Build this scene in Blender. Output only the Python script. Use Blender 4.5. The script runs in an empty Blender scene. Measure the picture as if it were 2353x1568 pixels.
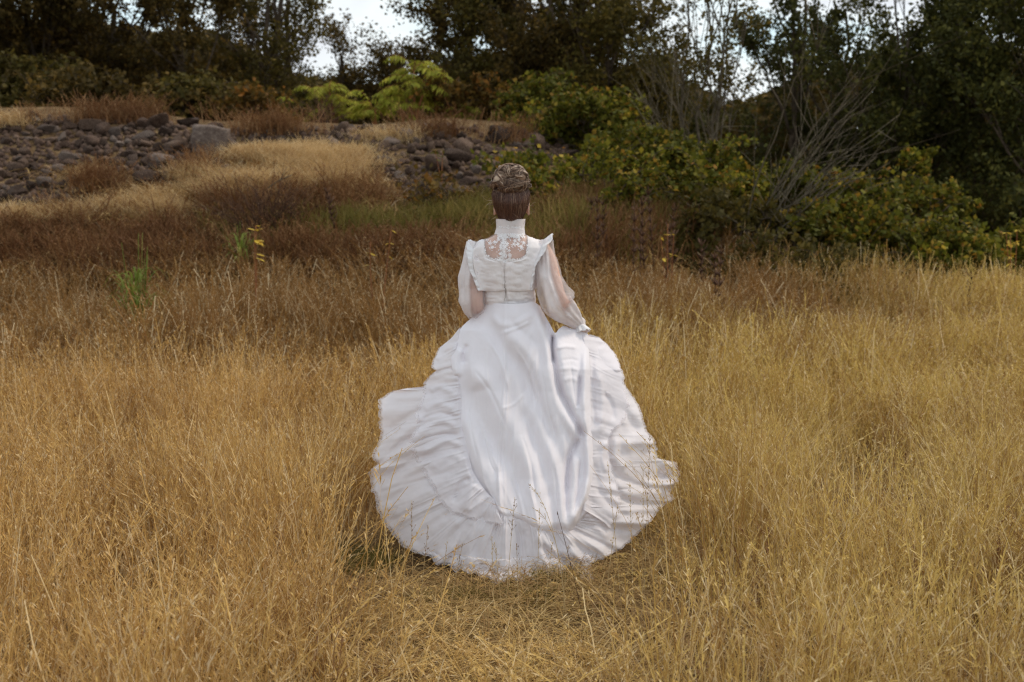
import bpy, bmesh, math, random
import numpy as np
from mathutils import Vector, Matrix
from mathutils.bvhtree import BVHTree
R = math.radians
scene = bpy.context.scene
COL = scene.collection

# ------------------------------------------------------------------ camera
CAMZ = 1.5
PITCH = R(6.29)
cam_d = bpy.data.cameras.new("camera")
cam_d.lens = 45.0; cam_d.sensor_width = 36.0
cam_d.clip_start = 0.05; cam_d.clip_end = 2000
cam_d.dof.use_dof = True; cam_d.dof.focus_distance = 4.6; cam_d.dof.aperture_fstop = 4.2
cam = bpy.data.objects.new("camera", cam_d); COL.objects.link(cam)
cam.location = (0, 0, CAMZ); cam.rotation_euler = (R(90) - PITCH, 0, 0)
scene.camera = cam

# ------------------------------------------------------------------ sky and sun
SUN_EL, SUN_AZ = 52.0, 62.0        # azimuth measured clockwise from +Y (to the right of the view)
w = bpy.data.worlds.new("World"); scene.world = w; w.use_nodes = True
nt = w.node_tree; nt.nodes.clear()
wo = nt.nodes.new("ShaderNodeOutputWorld"); bg = nt.nodes.new("ShaderNodeBackground")
tc = nt.nodes.new("ShaderNodeTexCoord"); mp = nt.nodes.new("ShaderNodeMapping")
mp.inputs["Scale"].default_value = (1.0, 1.0, 2.6)
nz = nt.nodes.new("ShaderNodeTexNoise"); nz.inputs["Scale"].default_value = 5.0; nz.inputs["Detail"].default_value = 7; nz.inputs["Roughness"].default_value = 0.5
cr = nt.nodes.new("ShaderNodeValToRGB")
e = cr.color_ramp.elements
e[0].position = 0.36; e[0].color = (0.64, 0.80, 0.84, 1)
e[1].position = 0.66; e[1].color = (0.66, 0.66, 0.71, 1)
m_ = e.new(0.50); m_.color = (0.82, 0.86, 0.86, 1)
sky = nt.nodes.new("ShaderNodeTexSky"); sky.sky_type = 'NISHITA'; sky.sun_disc = False
sky.sun_elevation = R(SUN_EL); sky.sun_rotation = R(SUN_AZ)
sk = nt.nodes.new("ShaderNodeVectorMath"); sk.operation = 'SCALE'; sk.inputs[3].default_value = 0.10
mx = nt.nodes.new("ShaderNodeMixRGB"); mx.inputs[0].default_value = 0.86
L = nt.links.new
L(tc.outputs["Generated"], mp.inputs[0]); L(mp.outputs[0], nz.inputs["Vector"]); L(nz.outputs["Fac"], cr.inputs[0])
L(sky.outputs[0], sk.inputs[0]); L(sk.outputs[0], mx.inputs[1]); L(cr.outputs[0], mx.inputs[2])
L(mx.outputs[0], bg.inputs[0]); bg.inputs[1].default_value = 0.92; L(bg.outputs[0], wo.inputs[0])

sd = bpy.data.lights.new("sun", 'SUN'); sd.energy = 1.35; sd.angle = R(14); sd.color = (1.0, 0.87, 0.70)
so = bpy.data.objects.new("sun", sd); COL.objects.link(so)
sdir = Vector((math.sin(R(SUN_AZ)) * math.cos(R(SUN_EL)), math.cos(R(SUN_AZ)) * math.cos(R(SUN_EL)), math.sin(R(SUN_EL))))
so.rotation_euler = sdir.to_track_quat('Z', 'Y').to_euler(); so.location = (8, 4, 12)
scene.view_settings.view_transform = 'Standard'; scene.view_settings.look = 'None'
scene.view_settings.exposure = 0.50; scene.view_settings.gamma = 1.0

scene.cycles.use_denoising = True; scene.cycles.denoiser = 'OPENIMAGEDENOISE'
scene.cycles.denoising_prefilter = 'NONE'; scene.cycles.denoising_input_passes = 'RGB_ALBEDO_NORMAL'
scene.cycles.filter_width = 1.3

# ------------------------------------------------------------------ helpers
FPX = 45.0 / 36.0 * 2353
cP, sP = math.cos(PITCH), math.sin(PITCH)
def P(px, py, d):
    """world point at distance d in front of the camera seen at photo position px, py"""
    u = (px - 1176.5) / FPX; v = (784.0 - py) / FPX
    dy = cP + v * sP; dz = -sP + v * cP
    return np.array([u * d / dy, d, CAMZ + dz * d / dy])
def Pv(px, py, d):
    px, py, d = np.broadcast_arrays(np.asarray(px, float), np.asarray(py, float), np.asarray(d, float))
    u = (px - 1176.5) / FPX; v = (784.0 - py) / FPX
    dy = cP + v * sP; dz = -sP + v * cP
    return np.stack([u * d / dy, d, CAMZ + dz * d / dy], -1)
def proj(p):
    p = np.asarray(p, float); y = p[..., 1]; z = p[..., 2] - CAMZ
    f = y * cP - z * sP; u = p[..., 0] / f; v = (y * sP + z * cP) / f
    return 1176.5 + u * FPX, 784.0 - v * FPX

def hsh(i, j, k, seed):
    n = (i * 374761393 + j * 668265263 + k * 2147483647 + seed * 1274126177) & 0xffffffff
    n = ((n ^ (n >> 13)) * 1274126177) & 0xffffffff
    n = ((n ^ (n >> 16)) * 2246822519) & 0xffffffff
    return ((n ^ (n >> 15)) & 0xffffff) / float(0xffffff)
def vn(x, y, z=0.0, seed=0):
    x, y, z = np.broadcast_arrays(np.asarray(x, float), np.asarray(y, float), np.asarray(z, float))
    i = np.floor(x).astype(np.int64); j = np.floor(y).astype(np.int64); k = np.floor(z).astype(np.int64)
    fx, fy, fz = x - i, y - j, z - k
    fx = fx * fx * (3 - 2 * fx); fy = fy * fy * (3 - 2 * fy); fz = fz * fz * (3 - 2 * fz)
    r = 0
    for a in (0, 1):
        for b in (0, 1):
            for c in (0, 1):
                r = r + hsh(i + a, j + b, k + c, seed) * (fx if a else 1 - fx) * (fy if b else 1 - fy) * (fz if c else 1 - fz)
    return r * 2 - 1
def fbm(x, y, z=0.0, seed=0, o=3):
    r = 0; a = 1.0; s = 1.0
    for q in range(o):
        r = r + a * vn(np.asarray(x) * s, np.asarray(y) * s, np.asarray(z) * s, seed + q * 17); a *= .5; s *= 2.03
    return r
def sstep(a, b, x):
    t = np.clip((np.asarray(x, float) - a) / (b - a), 0, 1); return t * t * (3 - 2 * t)

def mesh_obj(name, verts, faces, mat=None, parent=None, smooth=False, link=True, attrs=None):
    """verts (n,3); faces: (m,k) array or a list of such arrays / lists"""
    me = bpy.data.meshes.new(name)
    verts = np.asarray(verts, dtype=np.float32).reshape(-1, 3)
    if isinstance(faces, np.ndarray): faces = [faces]
    elif len(faces) and not isinstance(faces[0], np.ndarray): 
        me.from_pydata([tuple(map(float, v)) for v in verts], [], [tuple(int(a) for a in f) for f in faces]); faces = None
    if faces is not None:
        faces = [f for f in faces if len(f)]
        me.vertices.add(len(verts)); me.vertices.foreach_set("co", verts.ravel())
        idx = np.concatenate([f.astype(np.int32).ravel() for f in faces]); me.loops.add(len(idx)); me.loops.foreach_set("vertex_index", idx)
        tot = np.concatenate([np.full(len(f), f.shape[1], np.int32) for f in faces])
        st = np.concatenate([[0], np.cumsum(tot)[:-1]]).astype(np.int32)
        me.polygons.add(len(tot)); me.polygons.foreach_set("loop_start", st); me.polygons.foreach_set("loop_total", tot)
        me.update(calc_edges=True); me.validate()
    if smooth: me.polygons.foreach_set("use_smooth", np.ones(len(me.polygons), bool))
    for k, v in (attrs or {}).items():
        a = me.attributes.new(k, 'FLOAT', 'POINT'); a.data.foreach_set("value", np.asarray(v, np.float32).ravel())
    if mat: me.materials.append(mat)
    o = bpy.data.objects.new(name, me)
    if link: COL.objects.link(o)
    if parent: 
        o.parent = parent; o.matrix_parent_inverse = Matrix.Translation(parent.location).inverted() if parent.parent is None else Matrix()
    return o
def tag(o, label=None, cat=None, group=None, kind=None):
    if label: o["label"] = label
    if cat: o["category"] = cat
    if group: o["group"] = group
    if kind: o["kind"] = kind
    return o
def thing(name, label, cat, loc=(0, 0, 0), group=None):
    o = bpy.data.objects.new(name, None); COL.objects.link(o); o.location = [float(a) for a in loc]
    o.empty_display_size = .2
    return tag(o, label, cat, group)

class MB:
    def __init__(s): s.v = []; s.f = {}; s.n = 0; s.a = []
    def add(s, v, f, a=None):
        v = np.asarray(v, float).reshape(-1, 3); f = np.asarray(f)
        s.v.append(v); s.f.setdefault(f.shape[1], []).append(f + s.n); s.n += len(v)
        s.a.append(np.full(len(v), 0.0) if a is None else np.broadcast_to(a, len(v)))
    def tube(s, pts, rad, k=6, cap=True, flat=1.0, a=None):
        pts = np.asarray(pts, float); n = len(pts); rad = np.broadcast_to(np.asarray(rad, float), n)
        t = np.gradient(pts, axis=0); t /= np.linalg.norm(t, axis=1)[:, None] + 1e-9
        ref = np.array([0.31, 0.22, 0.93]) if abs(t[0][2]) < .9 else np.array([0.9, 0.3, 0.1])
        u = np.cross(t, ref); u /= np.linalg.norm(u, axis=1)[:, None] + 1e-9; w_ = np.cross(t, u)
        an = np.arange(k) * 2 * math.pi / k
        ring = (np.cos(an)[None, :, None] * u[:, None] + flat * np.sin(an)[None, :, None] * w_[:, None]) * rad[:, None, None] + pts[:, None]
        v = ring.reshape(-1, 3)
        i = np.arange(n - 1)[:, None] * k; j = np.arange(k)[None]; j2 = (j + 1) % k
        f = np.stack([i + j, i + j2, i + k + j2, i + k + j], -1).reshape(-1, 4)
        if cap:
            v = np.concatenate([v, pts[:1], pts[-1:]])
            c0 = np.stack([np.full(k, n * k), (np.arange(k) + 1) % k, np.arange(k)], -1)
            c1 = np.stack([np.full(k, n * k + 1), (n - 1) * k + np.arange(k), (n - 1) * k + (np.arange(k) + 1) % k], -1)
            b = s.n
            s.add(v, f, a)
            s.f.setdefault(3, []).append(np.concatenate([c0, c1]) + b)
        else: s.add(v, f, a)
    def build(s, name, mat, parent=None, smooth=False, link=True, attr=None):
        v = np.concatenate(s.v); fs = [np.concatenate(x) for x in s.f.values()]
        return mesh_obj(name, v, fs, mat, parent, smooth, link, {attr: np.concatenate(s.a)} if attr else None)

def cat_interp(pts, n):
    """Catmull-Rom through pts, n samples"""
    pts = np.asarray(pts, float); m = len(pts)
    P_ = np.concatenate([[2 * pts[0] - pts[1]], pts, [2 * pts[-1] - pts[-2]]])
    t = np.linspace(0, m - 1, n); i = np.minimum(t.astype(int), m - 2); f = (t - i)[:, None]
    a, b, c, d = P_[i], P_[i + 1], P_[i + 2], P_[i + 3]
    return .5 * ((2 * b) + (-a + c) * f + (2 * a - 5 * b + 4 * c - d) * f * f + (-a + 3 * b - 3 * c + d) * f ** 3)
def arc_resample(pts, n):
    pts = np.asarray(pts, float); s = np.concatenate([[0], np.cumsum(np.linalg.norm(np.diff(pts, axis=0), axis=1))])
    t = np.linspace(0, s[-1], n); return np.stack([np.interp(t, s, pts[:, k]) for k in range(pts.shape[1])], -1)

# ------------------------------------------------------------------ materials
def new_mat(name):
    m = bpy.data.materials.new(name); m.use_nodes = True; n = m.node_tree; n.nodes.clear()
    out = n.nodes.new("ShaderNodeOutputMaterial"); return m, n, out
def ramp(n, stops, fac=None):
    r = n.nodes.new("ShaderNodeValToRGB"); el = r.color_ramp.elements
    el[0].position = stops[0][0]; el[0].color = (*stops[0][1], 1); el[1].position = stops[-1][0]; el[1].color = (*stops[-1][1], 1)
    for p, c in stops[1:-1]: x = el.new(p); x.color = (*c, 1)
    if fac is not None: n.links.new(fac, r.inputs[0])
    return r
def noise(n, scale, detail=3, vec=None, rough=.5):
    t = n.nodes.new("ShaderNodeTexNoise"); t.inputs["Scale"].default_value = scale; t.inputs["Detail"].default_value = detail
    t.inputs["Roughness"].default_value = rough
    if vec is None: vec = n.nodes.new("ShaderNodeNewGeometry").outputs["Position"]
    n.links.new(vec, t.inputs["Vector"]); return t
def mixc(n, fac, a, b, mode='MIX'):
    m = n.nodes.new("ShaderNodeMixRGB"); m.blend_type = mode
    for s, v in ((0, fac), (1, a), (2, b)):
        if isinstance(v, (int, float)): m.inputs[s].default_value = v
        elif isinstance(v, tuple): m.inputs[s].default_value = (*v, 1)
        else: n.links.new(v, m.inputs[s])
    return m.outputs[0]
def math_(n, op, a, b=None):
    m = n.nodes.new("ShaderNodeMath"); m.operation = op
    for s, v in ((0, a), (1, b)):
        if v is None: continue
        if isinstance(v, (int, float)): m.inputs[s].default_value = v
        else: n.links.new(v, m.inputs[s])
    return m.outputs[0]
def maprange(n, v, a, b, c=0.0, d=1.0):
    m = n.nodes.new("ShaderNodeMapRange"); m.interpolation_type = 'SMOOTHSTEP'
    n.links.new(v, m.inputs[0]); m.inputs[1].default_value = a; m.inputs[2].default_value = b; m.inputs[3].default_value = c; m.inputs[4].default_value = d
    return m.outputs[0]
def leafy(n, out, col, trans=0.35, rough=0.7, tcol=None):
    d = n.nodes.new("ShaderNodeBsdfPrincipled"); d.inputs["Roughness"].default_value = rough; d.inputs["Specular IOR Level"].default_value = 0.2
    t = n.nodes.new("ShaderNodeBsdfTranslucent"); mx = n.nodes.new("ShaderNodeMixShader"); mx.inputs[0].default_value = trans
    n.links.new(col, d.inputs["Base Color"]); n.links.new(tcol or col, t.inputs[0])
    n.links.new(d.outputs[0], mx.inputs[1]); n.links.new(t.outputs[0], mx.inputs[2]); n.links.new(mx.outputs[0], out.inputs[0])

def leaf_mat(name, stops, trans=.3, clump=None):
    m, n, out = new_mat(name)
    g = n.nodes.new("ShaderNodeNewGeometry"); r = ramp(n, stops, g.outputs["Random Per Island"])
    c = r.outputs[0]
    nz = noise(n, 1.3, 2, g.outputs["Position"]); 
    c = mixc(n, maprange(n, nz.outputs["Fac"], .35, .65, 0, 0.6), c, clump if clump else stops[0][1])
    leafy(n, out, c, trans); return m
def plain_mat(name, c0, c1, scale=20, rough=.85, bump=0.3, bscale=60):
    m, n, out = new_mat(name)
    g = n.nodes.new("ShaderNodeTexCoord").outputs["Object"]
    r = ramp(n, [(.35, c0), (.65, c1)], noise(n, scale, 5, g).outputs["Fac"])
    b = n.nodes.new("ShaderNodeBsdfPrincipled"); b.inputs["Roughness"].default_value = rough; b.inputs["Specular IOR Level"].default_value = .25
    n.links.new(r.outputs[0], b.inputs["Base Color"])
    if bump:
        bp = n.nodes.new("ShaderNodeBump"); bp.inputs["Strength"].default_value = bump; bp.inputs["Distance"].default_value = .02
        n.links.new(noise(n, bscale, 4, g).outputs["Fac"], bp.inputs["Height"]); n.links.new(bp.outputs[0], b.inputs["Normal"])
    n.links.new(b.outputs[0], out.inputs[0]); return m

def straw_mat(name, left, right, far, dark):
    """dry grass: the meadow is redder to the left and on the slope, yellower to the right"""
    m, n, out = new_mat(name)
    g = n.nodes.new("ShaderNodeNewGeometry"); sep = n.nodes.new("ShaderNodeSeparateXYZ"); n.links.new(g.outputs["Position"], sep.inputs[0])
    big = noise(n, .55, 3, g.outputs["Position"]).outputs["Fac"]; mid = noise(n, 2.3, 2, g.outputs["Position"]).outputs["Fac"]
    xs = math_(n, 'ADD', sep.outputs[0], math_(n, 'MULTIPLY', math_(n, 'SUBTRACT', big, .5), 3.0))
    c = mixc(n, maprange(n, xs, -1.6, 1.6), left, right)
    ys = math_(n, 'ADD', sep.outputs[1], math_(n, 'MULTIPLY', math_(n, 'SUBTRACT', mid, .5), 4.0))
    ys = math_(n, 'SUBTRACT', ys, math_(n, 'MULTIPLY', math_(n, 'MAXIMUM', sep.outputs[0], 0.0), .75))
    slope = math_(n, 'MULTIPLY', maprange(n, ys, 7.0, 9.8), maprange(n, xs, 4.8, 2.2))
    c = mixc(n, slope, c, far)
    oi = n.nodes.new("ShaderNodeObjectInfo")
    c = mixc(n, maprange(n, oi.outputs["Random"], .4, 1.0, 0, .65), c, dark)
    c = mixc(n, maprange(n, mid, .50, .68, 0, .6), c, dark)
    isl = g.outputs["Random Per Island"]
    c = mixc(n, maprange(n, isl, .60, 1.0, 0, .7), c, (.84, .69, .45))
    c = mixc(n, maprange(n, isl, .22, .0, 0, .5), c, dark)
    leafy(n, out, c, .28, .75); return m

M = {}
M['straw'] = straw_mat("straw", (.65, .41, .140), (.64, .46, .140), (.27, .145, .046), (.26, .125, .036))
M['pale_straw'] = straw_mat("pale_straw", (.62, .42, .20), (.60, .45, .19), (.60, .42, .20), (.42, .25, .10))
M['green_blade'] = leaf_mat("green_blade", [(0, (.12, .11, .02)), (.5, (.22, .17, .045)), (1, (.42, .29, .10))], .3)
M['red_weed'] = leaf_mat("red_weed", [(0, (.14, .06, .025)), (.5, (.24, .115, .045)), (1, (.42, .26, .12))], .2)
M['thatch'] = leaf_mat("thatch", [(0, (.22, .12, .045)), (.5, (.42, .27, .095)), (1, (.56, .40, .18))], .15)

def bladed(col_name): return M[col_name]

# ------------------------------------------------------------------ terrain
def hz(x, y):
    x = np.asarray(x, float); y = np.asarray(y, float)
    yy = y + .5 * vn(x * .35, y * .35, 0, 5)
    z = np.interp(yy, [0, 8.6, 10.5, 12.5, 16, 17.2, 22, 60, 200], [0, 0, .28, .95, 2.33, 2.52, 2.5, 2.8, 3.2])
    wx = np.interp(x, [-50, 0, .8, 2.7, 5, 50], [1, 1, .86, .3, .06, .04])
    z = z * wx
    z = z + .16 * sstep(-3, -6, x) * sstep(13, 17, y)
    z = z + .22 * np.exp(-((x + 2.4) ** 2 / 2.2 + (y - 13.6) ** 2 / 1.6))        # grassy hillock before the rocks
    z = z + .02 * fbm(x * 1.1, y * 1.1, 0, 3, 3) * sstep(1, 3, y) + .07 * fbm(x * .5, y * .5, 0, 9, 2) * sstep(8, 13, y)
    return z
def ray_ground(px, py, dmin=2.0, dmax=45.0):
    ds = np.linspace(dmin, dmax, 900); p = Pv(px, py, ds); g = p[:, 2] - hz(p[:, 0], p[:, 1])
    k = np.where(g < 0)[0]
    return None if len(k) == 0 else p[k[0]]

xs = np.concatenate([np.linspace(-60, -10, 26)[:-1], np.linspace(-10, 10, 200), np.linspace(10, 60, 26)[1:]])
ys = np.concatenate([np.linspace(-12, 1, 14)[:-1], np.linspace(1, 20, 220), np.linspace(20, 160, 60)[1:]])
gx, gy = np.meshgrid(xs, ys)
gv = np.stack([gx, gy, hz(gx, gy)], -1).reshape(-1, 3)
nx_ = len(xs); ii, jj = np.meshgrid(np.arange(len(ys) - 1), np.arange(nx_ - 1), indexing='ij'); b0 = (ii * nx_ + jj).ravel()
gf = np.stack([b0, b0 + 1, b0 + nx_ + 1, b0 + nx_], -1)
m, n, out = new_mat("soil")
r1 = ramp(n, [(.3, (.07, .04, .02)), (.5, (.16, .10, .05)), (.7, (.27, .18, .09))], noise(n, 9, 8).outputs["Fac"])
b = n.nodes.new("ShaderNodeBsdfPrincipled"); b.inputs["Roughness"].default_value = 1; b.inputs["Specular IOR Level"].default_value = .1
n.links.new(r1.outputs[0], b.inputs["Base Color"]); bp = n.nodes.new("ShaderNodeBump"); bp.inputs["Distance"].default_value = .03
n.links.new(noise(n, 70, 5).outputs["Fac"], bp.inputs["Height"]); n.links.new(bp.outputs[0], b.inputs["Normal"]); n.links.new(b.outputs[0], out.inputs[0])
tag(mesh_obj("ground", gv, gf, m, smooth=True), kind="structure")

# ------------------------------------------------------------------ grass
def ribbon(mb, pts, w0, w1, ang):
    """flat tapering blade along pts (k,3) with side direction ang"""
    k = len(pts); wd = np.linspace(w0, w1, k)[:, None]
    side = np.array([math.cos(ang), math.sin(ang), 0.0])
    l = pts - side * wd; r = pts + side * wd
    v = np.empty((2 * k, 3)); v[0::2] = l; v[1::2] = r
    i = np.arange(k - 1) * 2
    mb.add(v, np.stack([i, i + 1, i + 3, i + 2], -1))
def grass_clump(rng, nst, rad, hgt, wmul=1.0, pan=9, flop=.25, leafn=10, nseg=5):
    mb = MB(); wind = rng.uniform(0, 6.28); 
    for s_ in range(nst):
        thick = min(math.exp(rng.normal(0, .42)), 1.7) * wmul
        a = rng.uniform(0, 6.283); rr = rad * math.sqrt(rng.uniform(0, 1)); bx, by = rr * math.cos(a), rr * math.sin(a)
        h = hgt * rng.uniform(.62, 1.08) * (1.12 if rng.random() < .12 else 1)
        la = wind + rng.normal(0, 1.4); lean = abs(rng.normal(0, flop)) * h; curl = abs(rng.normal(0, .14)) * h
        t = np.linspace(0, 1, nseg + 1)
        wob = rng.normal(0, .006, (nseg + 1, 2)) * t[:, None]
        pts = np.stack([bx + math.cos(la) * (lean * t + curl * t ** 3) + wob[:, 0], by + math.sin(la) * (lean * t + curl * t ** 3) + wob[:, 1],
                        h * (t - .12 * (lean / h) * t - .35 * (curl / h) * t ** 3)], -1)
        ww = .0009 * thick
        ribbon(mb, pts, ww * 1.3, ww * .6, rng.uniform(0, 6.28))
        # loose seed head
        npn = pan if rng.random() < .75 else 2
        tp = rng.uniform(.66, .99, npn); base = np.stack([np.interp(tp, t, pts[:, k]) for k in range(3)], -1)
        axis = pts[-1] - pts[-2]; axis /= np.linalg.norm(axis)
        ba = rng.uniform(0, 6.28, npn); bl = rng.uniform(.018, .05, npn) * (1.15 - tp) * 2.2 * hgt / .6
        dirs = axis[None] * rng.uniform(.5, 1.1, npn)[:, None] + np.stack([np.cos(ba), np.sin(ba), rng.uniform(-.2, .3, npn)], -1) * .55
        tip = base + dirs * bl[:, None]
        sd_ = np.stack([np.cos(ba + 1.57), np.sin(ba + 1.57), np.zeros(npn)], -1) * (.0013 * thick)
        mid_ = base * .35 + tip * .65
        v = np.stack([base, mid_ - sd_, tip, mid_ + sd_], 1).reshape(-1, 3)
        mb.add(v, np.arange(npn * 4).reshape(-1, 4))
    for s_ in range(leafn):
        a = rng.uniform(0, 6.283); rr = rad * math.sqrt(rng.uniform(0, 1)); h = hgt * rng.uniform(.15, .5); la = rng.uniform(0, 6.28); o_ = rng.uniform(.3, .9) * h
        t = np.linspace(0, 1, 4)
        pts = np.stack([rr * math.cos(a) + math.cos(la) * o_ * t ** 1.5, rr * math.sin(a) + math.sin(la) * o_ * t ** 1.5, h * np.sin(t * 1.9)], -1)
        ribbon(mb, pts, .0016 * wmul, .0004 * wmul, rng.uniform(0, 6.28))
    return mb
def mat_clump(rng, nst, rad, wmul):
    """fallen straws lying across each other"""
    mb = MB()
    for s_ in range(nst):
        a = rng.uniform(0, 6.283); rr = rad * math.sqrt(rng.uniform(0, 1)); la = rng.uniform(0, 6.28); ln = rng.uniform(.08, .3)
        t = np.linspace(-.5, .5, 4); zt = rng.uniform(.0, .07); zl = rng.normal(0, .18)
        pts = np.stack([rr * math.cos(a) + math.cos(la) * ln * t, rr * math.sin(a) + math.sin(la) * ln * t, np.maximum(.002, zt + zl * ln * t + .01 - .1 * t * t)], -1)
        ribbon(mb, pts, .0012 * wmul, .0008 * wmul, rng.uniform(0, 6.28))
    return mb

def scatter(name, label, cat, pts, rot, scl, idx, sources):
    """one ground-cover object: copies of the tufts in sources stand on its points"""
    lib = bpy.data.collections.new(name + "_tufts")
    for k, s_ in enumerate(sources):
        s_.name = "%s_tuft_%02d" % (name, k); lib.objects.link(s_)
    me = bpy.data.meshes.new(name); me.vertices.add(len(pts)); me.vertices.foreach_set("co", np.asarray(pts, np.float32).ravel())
    for an, ty, key, dat in (("rot", 'FLOAT_VECTOR', "vector", rot), ("scl", 'FLOAT_VECTOR', "vector", scl)):
        a = me.attributes.new(an, ty, 'POINT'); a.data.foreach_set(key, np.asarray(dat, np.float32).ravel())
    a = me.attributes.new("pick", 'INT', 'POINT'); a.data.foreach_set("value", np.asarray(idx, np.int32))
    o = bpy.data.objects.new(name, me); COL.objects.link(o); tag(o, label, cat, kind="stuff")
    g = bpy.data.node_groups.new(name + "_nodes", 'GeometryNodeTree')
    g.interface.new_socket("Geometry", in_out='INPUT', socket_type='NodeSocketGeometry'); g.interface.new_socket("Geometry", in_out='OUTPUT', socket_type='NodeSocketGeometry')
    gi = g.nodes.new("NodeGroupInput"); go = g.nodes.new("NodeGroupOutput"); m2p = g.nodes.new("GeometryNodeMeshToPoints")
    iop = g.nodes.new("GeometryNodeInstanceOnPoints"); ci = g.nodes.new("GeometryNodeCollectionInfo")
    ci.inputs["Collection"].default_value = lib; ci.inputs["Separate Children"].default_value = True; ci.inputs["Reset Children"].default_value = True
    def na(nm, ty):
        q = g.nodes.new("GeometryNodeInputNamedAttribute"); q.data_type = ty; q.inputs["Name"].default_value = nm; return q.outputs["Attribute"]
    e2r = g.nodes.new("FunctionNodeEulerToRotation")
    g.links.new(gi.outputs[0], m2p.inputs[0]); g.links.new(m2p.outputs[0], iop.inputs["Points"]); g.links.new(ci.outputs[0], iop.inputs["Instance"])
    iop.inputs["Pick Instance"].default_value = True
    g.links.new(na("pick", 'INT'), iop.inputs["Instance Index"]); g.links.new(na("rot", 'FLOAT_VECTOR'), e2r.inputs[0]); g.links.new(e2r.outputs[0], iop.inputs["Rotation"])
    g.links.new(na("scl", 'FLOAT_VECTOR'), iop.inputs["Scale"]); g.links.new(iop.outputs[0], go.inputs[0])
    md = o.modifiers.new("cover", 'NODES'); md.node_group = g
    return o

rng = np.random.default_rng(11)
def rand_field(n_per_m2, y0, y1, xfun):
    """points over the part of the meadow the camera could see"""
    wmax = xfun(y1); n_ = int(n_per_m2 * 2 * wmax * (y1 - y0))
    x = rng.uniform(-wmax, wmax, n_); y = rng.uniform(y0, y1, n_); k = np.abs(x) < xfun(y); return x[k], y[k]
XF = lambda y: .47 * y + .9
def wake(x, y):
    """height of the grass: trodden down where the dress has been drawn along"""
    x0 = .03
    half = np.interp(y, [0, 3.0, 4.2, 5.0, 5.7, 6.2], [.26, .34, .46, .64, .70, .5])
    half = half + .10 * vn(y * 2.2, 3.3 + np.sign(x) * 9, 0, 4)
    ins = sstep(half + .10, half - .08, np.abs(x - x0)) * sstep(6.5, 6.1, y)
    low = np.clip(1.5 * (1 - y / 4.42), .09, .5) / .6 * np.interp(y, [0, 3, 4, 6], [.8, .8, .95, 1])
    # to the left the grass is thin and shaded beside the hem
    return 1 - ins * (1 - np.minimum(low, 1))
def in_skirt(x, y): return ((x - .03) / .50) ** 2 + ((y - 5.55) / .55) ** 2 < 1
ROCK_L = [(-300, 262), (110, 272), (240, 270), (420, 288), (560, 300), (860, 312), (845, 335), (600, 332), (540, 350), (480, 372), (560, 400), (540, 418), (330, 425), (250, 380), (170, 370), (120, 420), (210, 440), (230, 470), (60, 492), (-300, 500)]
ROCK_C = [(700, 296), (900, 296), (1000, 290), (1160, 306), (1330, 318), (1340, 350), (1240, 390), (1160, 440), (1060, 452), (940, 448), (880, 410), (838, 372), (700, 330)]
def inpoly(px, py, poly):
    px = np.asarray(px, float); py = np.asarray(py, float); r_ = np.zeros(px.shape, bool); m_ = len(poly)
    for i in range(m_):
        x1, y1 = poly[i]; x2, y2 = poly[(i + 1) % m_]
        c = ((y1 > py) != (y2 > py)) & (px < (x2 - x1) * (py - y1) / ((y2 - y1) or 1e-9) + x1); r_ ^= c
    return r_
def on_rocks(x, y):
    q = np.stack([x, y, hz(x, y)], -1); px, py = proj(q); return (inpoly(px, py, ROCK_L) | inpoly(px, py, ROCK_C)) & (y > 11)
def scatter_grass(name, label, x, y, hs, sources, sxy=(.85, 1.3)):
    n_ = len(x); z = hz(x, y) - .01
    rot = np.stack([rng.normal(0, .10, n_), rng.normal(0, .10, n_), rng.uniform(0, 6.283, n_)], -1)
    s1 = rng.uniform(*sxy, n_); scl = np.stack([s1, s1, hs], -1)
    return scatter(name, label, "grass", np.stack([x, y, z], -1), rot, scl, rng.integers(0, len(sources), n_), sources)

def srcs(k, fn, mat): return [fn().build("tuft", mat, link=False) for _ in range(k)]
near_src = srcs(1, lambda: grass_clump(rng, 5, .12, .60, 1.2, 9, .22, 4, 6), M['red_weed']) + srcs(10, lambda: grass_clump(rng, 17, .12, .60, 1.25, 12, .26, 7, 6), M['straw'])
far_src = srcs(8, lambda: grass_clump(rng, 30, .22, .56, 2.6, 9, .25, 10, 4), M['straw'])
# near meadow
x, y = rand_field(85, 1.7, 7.6, XF)
hgt = (.98 + .30 * fbm(x * 1.3, y * 1.3, 0, 21, 3)) * wake(x, y) * np.interp(y, [1.7, 3.2, 4.5, 7.5], [.70, .86, 1.0, 1.02])
dens = np.clip(.70 + .75 * fbm(x * 2.1, y * 2.1, 0, 31, 2), .12, 1)
k = (~in_skirt(x, y)) & (rng.random(len(x)) < dens * np.where((wake(x, y) < .3) & (y > 4.15), .75, 1))
scatter_grass("dry_grass", "tall dry golden grass with airy seed heads covering the near meadow", x[k], y[k], np.clip(hgt[k], .1, 1.5), near_src)
# far meadow and slope
x, y = rand_field(24, 7.3, 22, XF)
slope_h = np.where(x < 2.2, np.interp(y, [7, 9.5, 11.6, 12.4, 13.1, 16], [1.05, 1.05, .82, .5, .22, .16]), np.interp(y, [7, 14, 20], [1.05, 1.15, 1.2]))
hgt = slope_h * (.98 + .35 * fbm(x * .9, y * .9, 0, 41, 3))
k = ~on_rocks(x, y) & (y < np.where(x < 2.2, 14.9, 19.5))
scatter_grass("meadow_grass", "dry tawny grass over the far meadow and lower slope", x[k], y[k], np.clip(hgt[k], .2, 1.6), far_src, (.8, 1.5))
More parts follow.
